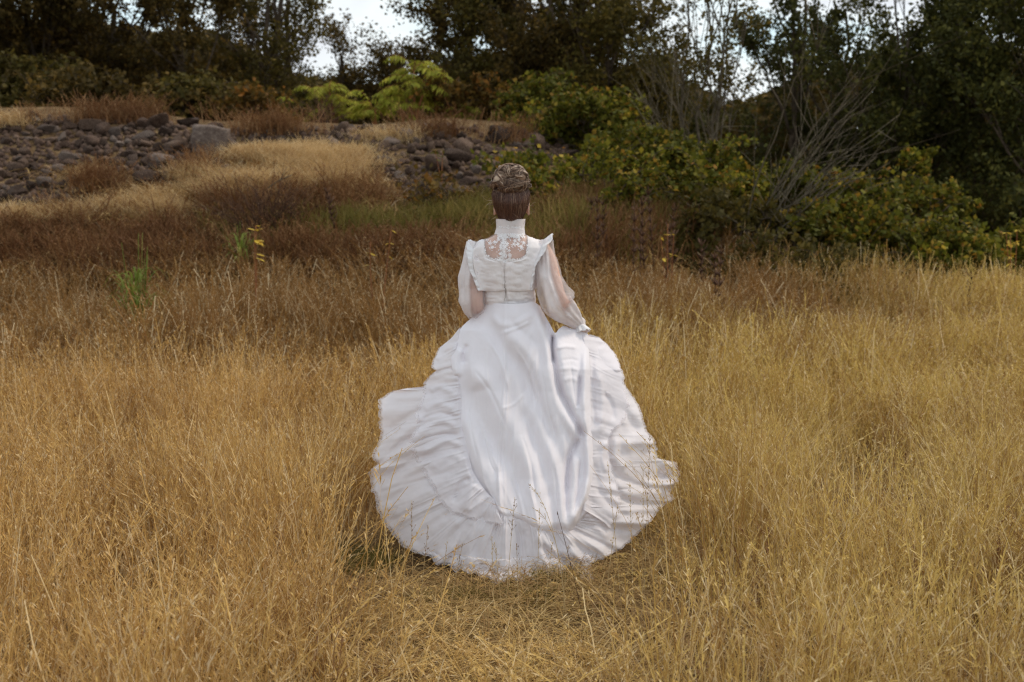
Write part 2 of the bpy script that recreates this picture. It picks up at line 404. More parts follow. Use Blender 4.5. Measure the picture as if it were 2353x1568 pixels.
# flattened straw
x, y = rand_field(60, 1.7, 7.5, XF)
k = (~in_skirt(x, y)) & (rng.random(len(x)) < np.where(wake(x, y) < .5, 1.0, .45))
mats = srcs(5, lambda: mat_clump(rng, 90, .2, 1.1), M['thatch'])
scatter_grass("fallen_straw", "flattened fallen straw between the grass stems and along the trodden track", x[k], y[k], rng.uniform(.6, 1.2, k.sum()), mats)
x, y = rand_field(9, 7.2, 19, XF)
k = ~on_rocks(x, y) & (y < np.where(x < 2.2, 15.2, 19))
mats2 = srcs(4, lambda: mat_clump(rng, 90, .42, 3.2), M['thatch'])
scatter_grass("far_fallen_straw", "flattened brown straw lying under the grass of the far meadow and bank", x[k], y[k], rng.uniform(.8, 1.6, k.sum()), mats2)
# pale fluffy tufts on the hillock and between the rocks
pf = srcs(5, lambda: grass_clump(rng, 90, .2, .32, 1.8, 6, .45, 20, 4), M['pale_straw'])
X_, Y_ = [], []
for (cx, cy, sx, sy, num) in ((740, 385, 70, 24, 150), (650, 372, 60, 10, 60), (590, 372, 40, 10, 30), (10, 288, 40, 4, 10), (90, 515, 90, 10, 50), (885, 322, 40, 3, 8), (470, 412, 40, 8, 18),
                              (560, 440, 90, 16, 70), (330, 490, 70, 14, 50), (720, 425, 60, 20, 60)):
    for _ in range(num):
        q = ray_ground(rng.normal(cx, sx * .7), rng.normal(cy, sy * .7), 9)
        if q is not None and q[1] < 24: X_.append(q[0]); Y_.append(q[1])
X_ = np.array(X_); Y_ = np.array(Y_)
scatter_grass("pale_grass", "pale matted dry grass tufts on the bank among the rocks", X_, Y_, rng.uniform(.35, .75, len(X_)), pf)
# green grass
def blade_clump(rng, nb, rad, h0, wd):
    mb = MB()
    for _ in range(nb):
        a = rng.uniform(0, 6.283); rr = rad * math.sqrt(rng.uniform(0, 1)); h = h0 * rng.uniform(.5, 1.1); la = rng.uniform(0, 6.28); o_ = abs(rng.normal(.25, .2)) * h
        t = np.linspace(0, 1, 5)
        pts = np.stack([rr * math.cos(a) + math.cos(la) * o_ * t ** 2, rr * math.sin(a) + math.sin(la) * o_ * t ** 2, h * (t - .2 * t ** 3)], -1)
        ribbon(mb, pts, wd, wd * .2, rng.uniform(0, 6.28))
    return mb
gsrc = srcs(5, lambda: blade_clump(rng, 60, .2, .5, .005), M['green_blade'])
X_, Y_ = [], []
for (cx, cy, sx, sy, num) in ((960, 510, 190, 22, 46), (1330, 500, 150, 28, 90), (700, 520, 150, 18, 14), (1600, 545, 200, 26, 190), (1900, 580, 200, 12, 110), (1280, 545, 90, 24, 70), (1100, 485, 120, 16, 26)):
    for _ in range(num):
        q = ray_ground(rng.normal(cx, sx * .7), rng.normal(cy + 30, sy * .7), 8)
        if q is not None and q[1] < 20: X_.append(q[0]); Y_.append(q[1])
X_ = np.array(X_); Y_ = np.array(Y_)
scatter_grass("green_grass", "green and yellow grass at the foot of the bank behind the woman", X_, Y_, rng.uniform(.5, 1.15, len(X_)) * np.where(X_ > .5, 1.25, .85), gsrc)
gs2 = srcs(3, lambda: blade_clump(rng, 40, .06, .12, .0018), M['green_blade'])
X_, Y_ = [], []
for (cx, cy, sx, sy, num) in ((830, 1300, 60, 20, 22), (1270, 1352, 50, 6, 16), (1060, 1390, 90, 20, 16), (1250, 1400, 60, 12, 8)):
    for _ in range(num):
        q = ray_ground(rng.normal(cx, sx * .6), rng.normal(cy, sy * .7), 2)
        X_.append(q[0]); Y_.append(q[1])
scatter_grass("fresh_grass", "short fresh green blades in the trodden straw by the hem", np.array(X_), np.array(Y_), rng.uniform(.6, 1.0, len(X_)), gs2)
# red-brown weeds
rsrc = srcs(5, lambda: grass_clump(rng, 30, .18, .5, 3.0, 10, .3, 10, 4), M['red_weed'])
X_, Y_ = [], []
for (cx, cy, sx, sy, num) in ((225, 425, 34, 16, 20), (250, 620, 200, 30, 90), (720, 600, 180, 30, 90), (980, 590, 100, 24, 40), (1400, 600, 160, 20, 50), (60, 600, 120, 40, 40), (600, 480, 120, 30, 50), (330, 560, 150, 30, 40), (640, 288, 60, 3, 8), (800, 460, 60, 20, 30), (120, 540, 130, 20, 40), (1500, 560, 160, 24, 110), (1850, 575, 120, 14, 60), (1290, 520, 80, 24, 60), (2250, 560, 60, 20, 50), (300, 268, 150, 4, 30), (620, 296, 80, 3, 16), (980, 296, 60, 3, 10), (1190, 312, 40, 2, 5), (430, 395, 40, 10, 8)):
    for _ in range(num):
        q = ray_ground(rng.normal(cx, sx * .7), rng.normal(cy + 15, sy * .7), 7.5)
        if q is not None and q[1] < 24: X_.append(q[0]); Y_.append(q[1])
scatter_grass("brown_weeds", "rust brown dried weeds growing over the bank", np.array(X_), np.array(Y_), rng.uniform(.4, .85, len(X_)) * np.where(np.array(X_) > .5, 1.5, 1), rsrc)

# ------------------------------------------------------------------ rocks
def rock_mat(name, a, b, c):
    m, n, out = new_mat(name); oc = n.nodes.new("ShaderNodeTexCoord").outputs["Object"]
    r1 = ramp(n, [(.3, a), (.5, b), (.72, c)], noise(n, 7, 8, oc, .65).outputs["Fac"]); oi = n.nodes.new("ShaderNodeObjectInfo")
    col = mixc(n, maprange(n, oi.outputs["Random"], 0, 1, 0, .75), r1.outputs[0], tuple(v * .42 for v in a))
    b_ = n.nodes.new("ShaderNodeBsdfPrincipled"); b_.inputs["Roughness"].default_value = .9; b_.inputs["Specular IOR Level"].default_value = .3; n.links.new(col, b_.inputs["Base Color"])
    bp = n.nodes.new("ShaderNodeBump"); bp.inputs["Distance"].default_value = .04; bp.inputs["Strength"].default_value = .6
    n.links.new(noise(n, 12, 6, oc).outputs["Fac"], bp.inputs["Height"]); n.links.new(bp.outputs[0], b_.inputs["Normal"]); n.links.new(b_.outputs[0], out.inputs[0]); return m
M['rock'] = rock_mat("basalt", (.042, .022, .014), (.082, .048, .033), (.20, .13, .09))
M['rock_grey'] = rock_mat("grey_stone", (.11, .075, .060), (.18, .132, .108), (.33, .26, .21))
M['rock_brown'] = rock_mat("brown_stone", (.08, .045, .03), (.13, .08, .055), (.2, .14, .10))
def rock_mesh(seed, ang, box=False):
    bm = bmesh.new()
    if box:
        bmesh.ops.create_cube(bm, size=1.55); bmesh.ops.subdivide_edges(bm, edges=bm.edges, cuts=10, use_grid_fill=True)
    else: bmesh.ops.create_icosphere(bm, subdivisions=4 if False else 3, radius=1)
    v = np.array([q.co[:] for q in bm.verts]); rg = np.random.default_rng(seed)
    if not box:
        dirs = rg.normal(size=(13, 3)); dirs /= np.linalg.norm(dirs, axis=1)[:, None]; cut = rg.uniform(.45, .85, 13)
        for d_, c_ in zip(dirs, cut):
            t = v @ d_; o_ = np.maximum(0, t - c_) * ang; v = v - o_[:, None] * d_[None]
    else:
        l = np.linalg.norm(v, axis=1); v = v * (1 - .10 * sstep(1.0, 1.35, l))[:, None]
    nn = v / np.linalg.norm(v, axis=1)[:, None]
    v = v + nn * (.07 * fbm(v[:, 0] * 1.6, v[:, 1] * 1.6, v[:, 2] * 1.6, seed, 3) + .025 * fbm(v[:, 0] * 5, v[:, 1] * 5, v[:, 2] * 5, seed + 3, 2))[:, None]
    for q, c_ in zip(bm.verts, v): q.co = c_
    me = bpy.data.meshes.new("rock"); bm.to_mesh(me); bm.free(); me.polygons.foreach_set("use_smooth", np.ones(len(me.polygons), bool))
    return me
RM = {}
for nm in ('rock', 'rock_grey', 'rock_brown'):
    RM[nm] = []
    for s_ in range(6):
        me = rock_mesh(100 + s_ * 7 + len(nm), (.75, 1.0, 1.0)[s_ % 3]); me.materials.append(M[nm]); RM[nm].append(me)
def put_rock(q, sx, sy, sz, rz, me, label, group=None, tilt=.3, name="rock", cat="rock", sink=.3):
    o = bpy.data.objects.new(name, me); COL.objects.link(o); o.location = (q[0], q[1], q[2] + sz * (1 - sink) * .8)
    o.scale = (sx, sy, sz); o.rotation_euler = (rng.normal(0, tilt), rng.normal(0, tilt), rz); return tag(o, label, cat, group)
# rocks one can single out
SING = [((486, 352), .27, .20, .21, .15, 'rock_grey', True, "largest grey squared block with pale streaks, on the crest of the rubble bank", "concrete_block"),
        ((211, 300), .17, .13, .085, .1, 'rock_brown', True, "flat brown slab with square corners lying on the rubble crest at left", "stone_slab"),
        ((342, 425), .17, .14, .12, .4, 'rock', False, "dark rounded boulder alone in the dry grass below the rocks", "boulder"),
        ((368, 378), .17, .13, .10, .8, 'rock_grey', False, "broad grey boulder below the squared block, half sunk in rubble", "boulder"),
        ((290, 304), .05, .05, .05, .2, 'rock_grey', False, "small pale stone standing on the rubble crest", "rock"),
        ((200, 440), .17, .13, .08, .5, 'rock_grey', False, "low grey boulder among rust brown weeds at the foot of the rubble", "boulder"),
        ((330, 322), .17, .12, .07, -.3, 'rock_grey', False, "long tilted grey rock on the crest left of the squared block", "rock"),
        ((330, 335), .10, .08, .07, .3, 'rock', False, "dark angular rock just below the long tilted rock", "rock"),
        ((590, 318), .085, .07, .05, .3, 'rock_grey', False, "bluish grey rounded rock right of the squared block", "rock"),
        ((880, 385), .15, .11, .09, .3, 'rock_grey', False, "pale grey boulder at the left edge of the central rock heap", "boulder"),
        ((1215, 338), .12, .10, .05, .2, 'rock_grey', False, "flat grey rock on the crest left of the thicket", "rock"),
        ((930, 303), .15, .10, .06, .2, 'rock', False, "wide dark rock under the bright green sumac", "rock"),
        ((35, 395), .15, .11, .08, .1, 'rock_brown', False, "rounded brown boulder low at the left edge of the rubble", "boulder"),
        ((520, 400), .09, .08, .07, .1, 'rock_grey', False, "grey rock in short dry grass right of the dark boulder", "rock")]
blockme = {}
for (pp, sx, sy, sz, rz, mn, box, lab, nm) in SING:
    q = ray_ground(*pp, 10)
    if box: me = rock_mesh(77 + int(pp[0]), 1, True); me.materials.append(M[mn])
    else: me = RM[mn][int(pp[0]) % 6]
    put_rock(q, sx, sy, sz, rz, me, lab, None, .06 if box else .15, nm, "rock", .15)
cand = []
for poly, num in ((ROCK_L, 900), (ROCK_C, 560)):
    a = np.array(poly); lo = a.min(0); hi = a.max(0); lo[0] = max(lo[0], -40); c_ = 0
    while c_ < num:
        px = rng.uniform(lo[0], hi[0]); py = rng.uniform(lo[1], hi[1])
        if not inpoly(px, py, poly): continue
        q = ray_ground(px, py, 10); c_ += 1
        if q is None or q[1] > 22: continue
        s_ = .045 * math.exp(abs(rng.normal(0, .5))) * rng.uniform(.75, 1.1)
        if rng.random() < .07: s_ *= 1.8
        ok = True
        for c2 in cand:
            if math.hypot(q[0] - c2[0][0], q[1] - c2[0][1]) < .55 * (s_ + c2[1]): ok = False; break
        if ok: cand.append((q, min(s_, .16)))
cand.sort(key=lambda c: -c[1] / c[0][1])
for (q, s_) in cand[:285]:
    mn = rng.choice(['rock', 'rock', 'rock', 'rock_brown', 'rock_grey'])
    put_rock(q, s_ * rng.uniform(1.0, 1.5), s_ * rng.uniform(.8, 1.1), s_ * rng.uniform(.6, .95), rng.uniform(0, 6.28), RM[mn][rng.integers(6)],
             "dark weathered stone lying loose among the others of the rubble bank", "loose stones heaped on the rubble bank")
mb = MB()
small = [(q, s_ * .9) for q, s_ in cand[285:]]
for _ in range(2600):
    poly = ROCK_L if rng.random() < .6 else ROCK_C; a = np.array(poly)
    px = rng.uniform(max(-40, a[:, 0].min()), a[:, 0].max()); py = rng.uniform(a[:, 1].min(), a[:, 1].max())
    if not inpoly(px, py, poly): continue
    q = ray_ground(px, py, 10)
    if q is not None and q[1] < 22: small.append((q, rng.uniform(.018, .042)))
rv = np.array([v.co[:] for v in RM['rock'][1].vertices]); bmi = bmesh.new(); bmesh.ops.create_icosphere(bmi, subdivisions=1, radius=1)
iv = np.array([v.co[:] for v in bmi.verts]); inf = np.array([[v.index for v in f.verts] for f in bmi.faces]); bmi.free()
for q, s_ in small:
    sc = s_ * rng.uniform(.7, 1.3, 3); mb.add(iv * (1 + rng.normal(0, .12, (len(iv), 1))) * sc + np.array([q[0], q[1], q[2] + s_ * .35]), inf)
tag(mb.build("rubble", M['rock'], smooth=False), "small dark broken rubble filling the gaps between the stones of the bank", "rubble", kind="stuff")

# ------------------------------------------------------------------ trees and shrubs
def leaves(pos, size, rg, mb=None, up=.3, asp=.62):
    n_ = len(pos); mb = mb or MB()
    a = rg.normal(size=(n_, 3)); a /= np.linalg.norm(a, axis=1)[:, None]
    nrm = rg.normal(size=(n_, 3)); nrm[:, 2] += up; b = np.cross(a, nrm); b /= np.linalg.norm(b, axis=1)[:, None] + 1e-9
    sz = size * rg.uniform(.6, 1.3, (n_, 1)); 
    c3 = np.cross(a, b)
    v = np.stack([pos - a * sz * .5, pos - b * sz * asp * .5 + a * sz * .05 + c3 * sz * .1, pos + a * sz * .5, pos + b * sz * asp * .5 + a * sz * .05 + c3 * sz * .1], 1).reshape(-1, 3)
    mb.add(v, np.arange(4 * n_).reshape(-1, 4)); return mb
def bezier(p0, p1, p2, n_):
    t = np.linspace(0, 1, n_)[:, None]; return (1 - t) ** 2 * p0 + 2 * t * (1 - t) * p1 + t * t * p2
def tree(name, label, cat, base, h, rad, ncl, nleaf, lsize, mats, seed, trunk_h=.25, stems=1, stem_r=.06, clr=.55, low=.12, lean=(0, 0), group=None, up=.3, twr=1.0, dens_tw=9, asp=.62, shape=1.0, tail=1.0, canes=0):
    rg = np.random.default_rng(seed); base = np.array([base[0], base[1], float(hz(base[0], base[1])) - .05])
    root = thing(name, label, cat, base, group)
    wood = MB(); lv = []
    ctr = []
    while len(ctr) < ncl:
        u = rg.normal(size=3); u /= np.linalg.norm(u); u *= rg.uniform(.35, 1.0) ** .6
        zf = low + (1 - low) * (u[2] * .5 + .5); wr = rad * (1 - .55 * max(0, zf - .55) / .45 * shape) 
        ctr.append(base + np.array([u[0] * wr * (1.25 if cat == 'shrub' else 1) + lean[0] * zf * h, u[1] * wr * .8 + lean[1] * zf * h, zf * h]))
    tops = []
    for s_ in range(stems):
        a = rg.uniform(0, 6.28); sp = (0 if stems == 1 else .35)
        top = base + np.array([math.cos(a) * rad * sp + lean[0] * h * .7, math.sin(a) * rad * sp * .7 + lean[1] * h * .7, h * rg.uniform(.62, .85)])
        p = bezier(base + np.array([math.cos(a), math.sin(a), 0]) * .08 * stems ** .5, base + np.array([lean[0] * .2 * h + rg.normal(0, .15), lean[1] * .2 * h, h * .35]), top, 9)
        p[1:-1] += rg.normal(0, .03 * h / 3, (7, 3)) * np.array([1, 1, .3])
        wood.tube(p, np.linspace(stem_r, stem_r * .3, 9), 7); tops.append(p)
    for c in ctr:
        st = tops[rg.integers(stems)]; zf = np.clip((c[2] - base[2]) / h - .22, .05, .95); q = st[int(np.clip(zf / .8 * 8, 1, 8))]
        md = (q + c) / 2 + np.array([0, 0, -.08 * h * rg.uniform(-.3, 1)]); p = bezier(q, md, c, 7); p[1:-1] += rg.normal(0, .02, (5, 3))
        r0 = stem_r * .35; wood.tube(p, np.linspace(r0, .007 * twr, 7), 5)
        cs = clr * rg.uniform(.65, 1.25)
        nl = int(nleaf * (1.55 if cat == 'tree' else 1.25)) // ncl
        for t_ in range(dens_tw):
            d_ = rg.normal(size=3); d_[2] = d_[2] * .7 + .25; d_ /= np.linalg.norm(d_); e_ = c + d_ * cs * rg.uniform(.6, 1.3)
            s0 = p[rg.integers(3, 7)]; tw = bezier(s0, (s0 + e_) / 2 + rg.normal(0, .05, 3), e_, 5); wood.tube(tw, np.linspace(.007, .002, 5) * twr, 3)
            k_ = nl // dens_tw; tt = rg.uniform(.15, 1.0, k_) ** (1 / (1 + tail)); pos = np.stack([np.interp(tt, np.linspace(0, 1, 5), tw[:, q_]) for q_ in range(3)], -1)
            lv.append(pos + rg.normal(0, .055 * cs / .4, (k_, 3)))
    for q_ in range(canes):
        c = ctr[rg.integers(len(ctr))]; a = rg.uniform(0, 6.28); ln = rg.uniform(.35, .8); e_ = c + np.array([math.cos(a) * ln, math.sin(a) * ln * .7, rg.uniform(-.1, .25)]); tw = bezier(c, (c + e_) / 2 + np.array([0, 0, ln * .7]), e_, 12)
        wood.tube(tw, np.linspace(.006, .002, 12), 4); k_ = int(ln * 70); tt = rg.uniform(.1, 1, k_); pos = np.stack([np.interp(tt, np.linspace(0, 1, 12), tw[:, q]) for q in range(3)], -1); lv.append(pos + rg.normal(0, .035, (k_, 3)))
    if lv:
        lv = np.concatenate(lv); leaves(lv, lsize, rg, up=up, asp=asp).build("crown" if cat == "tree" else "foliage", mats[0], root)
    wood.build("trunk" if cat == "tree" else "stem", mats[1], root, smooth=True)
    return root
M['bark'] = plain_mat("bark", (.05, .035, .022), (.11, .08, .055), 12)
M['grey_bark'] = plain_mat("grey_bark", (.075, .058, .038), (.15, .12, .08), 14)
M['leaf_dark'] = leaf_mat("dark_leaves", [(0, (.045, .030, .007)), (.6, (.095, .064, .014)), (1, (.24, .145, .035))], .4, (.042, .030, .007))
M['leaf_olive'] = leaf_mat("olive_leaves", [(0, (.06, .048, .010)), (.6, (.11, .088, .018)), (1, (.22, .15, .03))], .38, (.055, .044, .010))
M['leaf_green'] = leaf_mat("green_leaves", [(0, (.035, .038, .008)), (.6, (.078, .078, .016)), (1, (.17, .15, .03))], .35, (.033, .034, .007))
M['leaf_bramble'] = leaf_mat("bramble_leaves", [(0, (.05, .052, .006)), (.45, (.12, .125, .012)), (.8, (.27, .23, .024)), (.93, (.30, .13, .02)), (1, (.60, .42, .06))], .38, (.07, .07, .009))
M['leaf_rust'] = leaf_mat("rust_leaves", [(0, (.07, .045, .010)), (.5, (.16, .10, .018)), (.8, (.25, .12, .02)), (1, (.35, .14, .03))], .35)
M['leaf_sumac'] = leaf_mat("sumac_leaves", [(0, (.20, .21, .02)), (.6, (.36, .36, .04)), (1, (.58, .50, .08))], .45, (.22, .23, .025))
M['leaf_yellow'] = leaf_mat("yellow_leaves", [(0, (.55, .38, .04)), (1, (.80, .58, .10))], .35)

def X(px, d): return (px - 1176.5) / FPX * d
# (px, distance, height, radius, clusters, leaves, leaf size, material, label, options)
TREES = [
 (-60, 20.5, 5.2, 1.5, 22, 16000, .085, 'leaf_dark', "dense dark tree at the far left edge, leaves down to the rubble crest", {}),
 (110, 21.5, 5.8, 1.5, 24, 17000, .085, 'leaf_dark', "dark brownish tree behind the left end of the rubble crest", {}),
 (265, 22.5, 6.0, 1.5, 24, 15000, .080, 'leaf_dark', "dark tree behind the flat brown slab, sky glinting through its crown", {}),
 (430, 21.0, 5.0, 1.4, 22, 13000, .075, 'leaf_dark', "dark bushy tree behind the largest squared block", {}),
 (590, 22.5, 4.3, 1.4, 20, 7500, .070, 'leaf_olive', "thin-leaved slanting tree left of the sky gap, bare twigs showing", dict(lean=(.12, 0), stems=3, clr=.6)),
 (650, 24.0, 3.2, .75, 13, 3000, .070, 'leaf_olive', "small airy tree whose right side borders the sky gap", dict(stems=2, lean=(.06, 0))),
 (790, 25.0, 2.6, .65, 11, 3600, .070, 'leaf_dark', "low slender tree at the bottom of the sky gap left side", dict(shape=1.4)),
 (905, 25.0, 2.0, .65, 10, 3600, .070, 'leaf_dark', "shortest dark tree rising right of the sky gap behind the sumac", dict(shape=1.4)),
 (1010, 23.5, 2.9, .85, 16, 8200, .075, 'leaf_dark', "dark tree with spiky top stepping up right of the sky gap", dict(shape=1.2)),
 (1175, 22.5, 4.2, 1.05, 22, 15000, .075, 'leaf_olive', "tall olive brown tree above the sumac", {}),
 (1255, 22.0, 5.0, 1.3, 26, 18000, .075, 'leaf_dark', "dense brown tree straight above the woman's head", {}),
 (1400, 21.0, 5.2, 1.3, 24, 14500, .075, 'leaf_olive', "open-topped olive tree right of the woman, sky through the top", {}),
 (1545, 23.5, 4.4, .8, 16, 5600, .070, 'leaf_green', "narrow conical dark tree between the bare grey saplings", dict(shape=1.8)),
 (1620, 18.5, 5.6, 1.2, 17, 4600, .065, 'leaf_olive', "wispy grey-stemmed tree with forked bare limbs, right of centre", dict(stems=5, stem_r=.03, clr=.55, bark='grey_bark', low=.3)),
 (1790, 21.5, 5.8, 1.3, 18, 8200, .075, 'leaf_green', "loose green tree right of the bright sky patch", dict(stems=2)),
 (1925, 22.0, 6.0, 1.4, 22, 11000, .080, 'leaf_green', "tall green tree behind the slanting bare branches", {}),
 (2070, 20.5, 6.0, 1.4, 24, 15000, .085, 'leaf_green', "dense dark green tree third from the right edge", {}),
 (2210, 20.0, 6.2, 1.4, 24, 16000, .085, 'leaf_green', "dense dark green tree second from the right edge", {}),
 (2370, 18.5, 6.2, 1.5, 26, 18000, .085, 'leaf_green', "nearest dark green tree filling the right edge", {}),
]
for i, (px, d, h, r_, nc, nl, ls, mt, lab, op) in enumerate(TREES):
    op = dict(op); bk = op.pop('bark', 'bark')
    tree("tree", lab, "tree", (X(px, d), d), h, r_, nc, nl, ls, (M[mt], M[bk]), 500 + i, stem_r=op.pop('stem_r', .07), low=op.pop('low', .06), **op)
# far wood behind
rg = np.random.default_rng(5); nfar = 130000
fx = rg.uniform(-19, 19, nfar); fy = rg.uniform(28, 36, nfar); pxf = 1176.5 + fx / fy * FPX
toppy = np.interp(pxf, [-300, 500, 700, 820, 850, 880, 960, 1100, 1500, 1600, 1660, 1720, 1850, 2500], [60, 90, 190, 205, 215, 205, 190, 150, 190, 215, 250, 240, 180, 100]) + 20 * vn(fx * 1.5, fy * .2, 0, 8) + 12 * vn(fx * 5, fy, 0, 9)
ztop = CAMZ + (460 - toppy) / FPX * fy; zb = hz(fx, fy)
pos = np.stack([fx, fy, zb + (ztop - zb) * rg.uniform(0, 1, nfar) ** .8], -1)
tag(leaves(pos, .23, rg).build("distant_wood", M['leaf_dark']), "dark far wood closing the view behind the trees", "wood", kind="stuff")

SHRUBS = [
 (1120, 19.0, .75, .62, 14, 5200, .07, 'leaf_rust', "rounded orange green shrub on the crest right of the sumac", {}),
 (1240, 18.0, .70, .60, 12, 4200, .07, 'leaf_bramble', "low bramble on the crest with yellow leaves, above the woman's bun", {}),
 (1370, 16.5, 1.05, .80, 15, 6500, .065, 'leaf_bramble', "dark green bramble just right of the rock heap", {}),
 (1340, 14.0, .75, .95, 16, 4200, .06, 'leaf_bramble', "low yellow green bramble right of the woman's head", {}),
 (1500, 15.0, 1.10, .85, 16, 7000, .065, 'leaf_bramble', "bramble thicket with yellow leaves below the narrow conical tree", {}),
 (1660, 16.0, 1.45, .90, 17, 7000, .065, 'leaf_bramble', "bramble thicket around the feet of the wispy grey tree", {}),
 (1790, 15.0, 1.35, .90, 17, 7600, .065, 'leaf_bramble', "wide bramble thicket below the slanting bare branches", {}),
 (1650, 13.8, .80, .95, 16, 4200, .06, 'leaf_olive', "low dull green bramble in front of the grey tree", {}),
 (1930, 14.0, 1.35, .85, 17, 8000, .065, 'leaf_bramble', "bright yellow green bramble under the slanting branches' tips", {}),
 (2050, 15.5, 1.9, .85, 18, 8000, .068, 'leaf_bramble', "tallest bramble with arching leafy canes, toward the right", {}),
 (2110, 13.8, 1.15, .80, 16, 7600, .065, 'leaf_bramble', "bramble with yellow tips in front of the tallest bramble", {}),
 (2240, 14.5, 1.05, .80, 16, 7000, .065, 'leaf_bramble', "bramble right of the yellow tipped one, against deep shade", {}),
 (2370, 14.2, .95, .80, 15, 6400, .065, 'leaf_bramble', "bright green bramble cut by the right edge", {}),
 (965, 13.6, .30, .40, 6, 260, .06, 'leaf_rust', "low bramble with rusty leaves over the central rock heap", {}),
 (1850, 13.2, .65, 1.0, 16, 4200, .06, 'leaf_olive', "low shaded bramble at the meadow edge under the thicket", {}),
 (660, 20.5, .85, .7, 12, 2400, .07, 'leaf_olive', "thin olive shrub behind the crest left of the sumac", {}),
 (40, 19.0, .8, .9, 14, 5000, .075, 'leaf_olive', "olive brown shrub on the crest at the left edge", {}),
 (170, 18.2, .55, .8, 14, 4200, .07, 'leaf_dark', "low dark scrub behind the flat brown slab on the crest", {}),
 (320, 18.2, .50, .8, 14, 4200, .07, 'leaf_dark', "low dark scrub on the crest between the slab and the squared block", {}),
 (455, 18.4, .50, .75, 13, 3800, .07, 'leaf_olive', "low olive scrub right behind the largest squared block", {}),
 (575, 18.4, .48, .7, 12, 2600, .07, 'leaf_rust', "low rusty scrub on the crest right of the squared block", {}),
]
for i, (px, d, h, r_, nc, nl, ls, mt, lab, op) in enumerate(SHRUBS):
    tree("bramble_shrub" if 'bramble' in lab else "shrub", lab, "shrub", (X(px, d), d), h, r_, nc, nl, ls * 1.1, (M[mt], M['bark']), 800 + i, stems=4, stem_r=.012, low=.1, clr=.30, dens_tw=10, up=1.0, shape=.8, asp=.75, canes=2 if nl < 400 else 13, **op)

# bare bushes: twigs only
def twiggy(name, label, px, d, h, n_, mat, seed, lean=0., spread=.45, r0=.012, sub=5, name_part="branch", curve=.2, cat="shrub"):
    rg = np.random.default_rng(seed); x0 = X(px, d); base = np.array([x0, d, float(hz(x0, d)) - .03]); root = thing(name, label, cat, base); mb = MB()
    for _ in range(n_):
        a = rg.normal(lean, spread); hh = h * rg.uniform(.6, 1.05); tip = base + np.array([math.sin(a) * hh, rg.normal(0, .25) * hh, math.cos(a) * hh])
        b_ = base + np.array([rg.normal(0, .05), rg.normal(0, .05), 0]); md = (b_ + tip) / 2 + np.array([-math.copysign(curve, a) * hh * .4, 0, .1 * hh])
        p = bezier(b_, md, tip, 10); p[1:-1] += rg.normal(0, .020 * min(hh, 1.3), (8, 3)); mb.tube(p, np.linspace(r0, r0 * .2, 10), 5)
        for _2 in range(sub):
            k_ = rg.integers(3, 9); d_ = p[k_] - p[k_ - 1]; d_ /= np.linalg.norm(d_); d_ = d_ + rg.normal(0, .5, 3); e_ = p[k_] + d_ * hh * rg.uniform(.12, .3)
            mb.tube(bezier(p[k_], (p[k_] + e_) / 2 + rg.normal(0, .02, 3), e_, 5), np.linspace(r0 * .45, r0 * .12, 5), 3)
    mb.build(name_part, mat, root, smooth=True); return root
M['dead'] = plain_mat("dead_stalk", (.05, .025, .015), (.12, .06, .035), 30)
twiggy("leaning_bush", "bush of long bare pale branches slanting up to the right over the brambles", 1700, 14.2, 2.6, 15, M['grey_bark'], 61, .72, .26, .012, 9)
twiggy("leaning_bush", "bare grey sapling with one crooked branch left of the slanting bush", 1560, 15.5, 2.2, 10, M['grey_bark'], 62, .1, .4, .010, 9)
twiggy("dead_shrub", "dead dark brown twiggy shrub on the dry hillock", 610, 12.6, .75, 60, M['dead'], 63, 0, .5, .006, 7)
twiggy("dead_shrub", "tangle of dead brown twigs on the crest below the sky gap", 745, 17.5, .45, 46, M['dead'], 64, .2, .9, .006, 5)
twiggy("dead_shrub", "purplish dead twiggy mass in front of the right brambles", 1830, 12.8, .7, 90, M['dead'], 65, .1, .8, .005, 6)
# dead upright stalks
STK = [(1370, 12.0, .95), (1395, 12.4, .8), (1452, 11.6, 1.05), (1475, 12.2, .95), (1490, 11.8, .85), (1505, 12.5, 1.0), (1520, 11.9, .8), (1548, 12.2, .95), (1642, 10.6, .95), (1655, 11.0, .8), (1605, 12.0, .7), (1345, 12.8, .6), (2225, 12.0, .7), (785, 12.6, .6)]
ORD = ['first', 'second', 'third', 'fourth', 'fifth', 'sixth', 'seventh', 'eighth', 'ninth', 'tenth', 'eleventh', 'twelfth', 'thirteenth', 'fourteenth', 'fifteenth']
for i, (px, d, h) in enumerate(STK):
    rg = np.random.default_rng(900 + i); x0 = X(px, d); b_ = np.array([x0, d, float(hz(x0, d)) - .03])
    root = thing("dead_stalk", "upright dead dark brown weed stalk standing in the grass before the thicket", "stalk", b_, "dead weed stalks before the thicket") if i < 13 else thing("dead_stalk", "lone short dead brown stalk on the dry slope left of the woman", "stalk", b_)
    if i == 12: root["label"] = "dead brown weed stalk below the brambles near the right edge"; del root["group"]
    if i < 12: root["label"] = "dead dark brown weed stalk before the thicket, %s from the left of its row" % ORD[sorted(range(12), key=lambda q: STK[q][0]).index(i)]
    mb = MB(); tip = b_ + np.array([rg.normal(0, .06), rg.normal(0, .06), h]); p = bezier(b_, (b_ + tip) / 2 + rg.normal(0, .03, 3), tip, 12); mb.tube(p, np.linspace(.008, .003, 12), 5)
    mb.build("stem", M['dead'], root, smooth=True); mb = MB()
    for _ in range(50):
        t = rg.uniform(.35, 1); q = p[int(t * 11)]; a = rg.uniform(0, 6.28); l_ = rg.uniform(.02, .06)
        mb.tube([q, q + np.array([math.cos(a) * l_, math.sin(a) * l_, l_ * 1.4])], [.006, .003], 4)
    mb.build("seed_head", M['dead'], root)

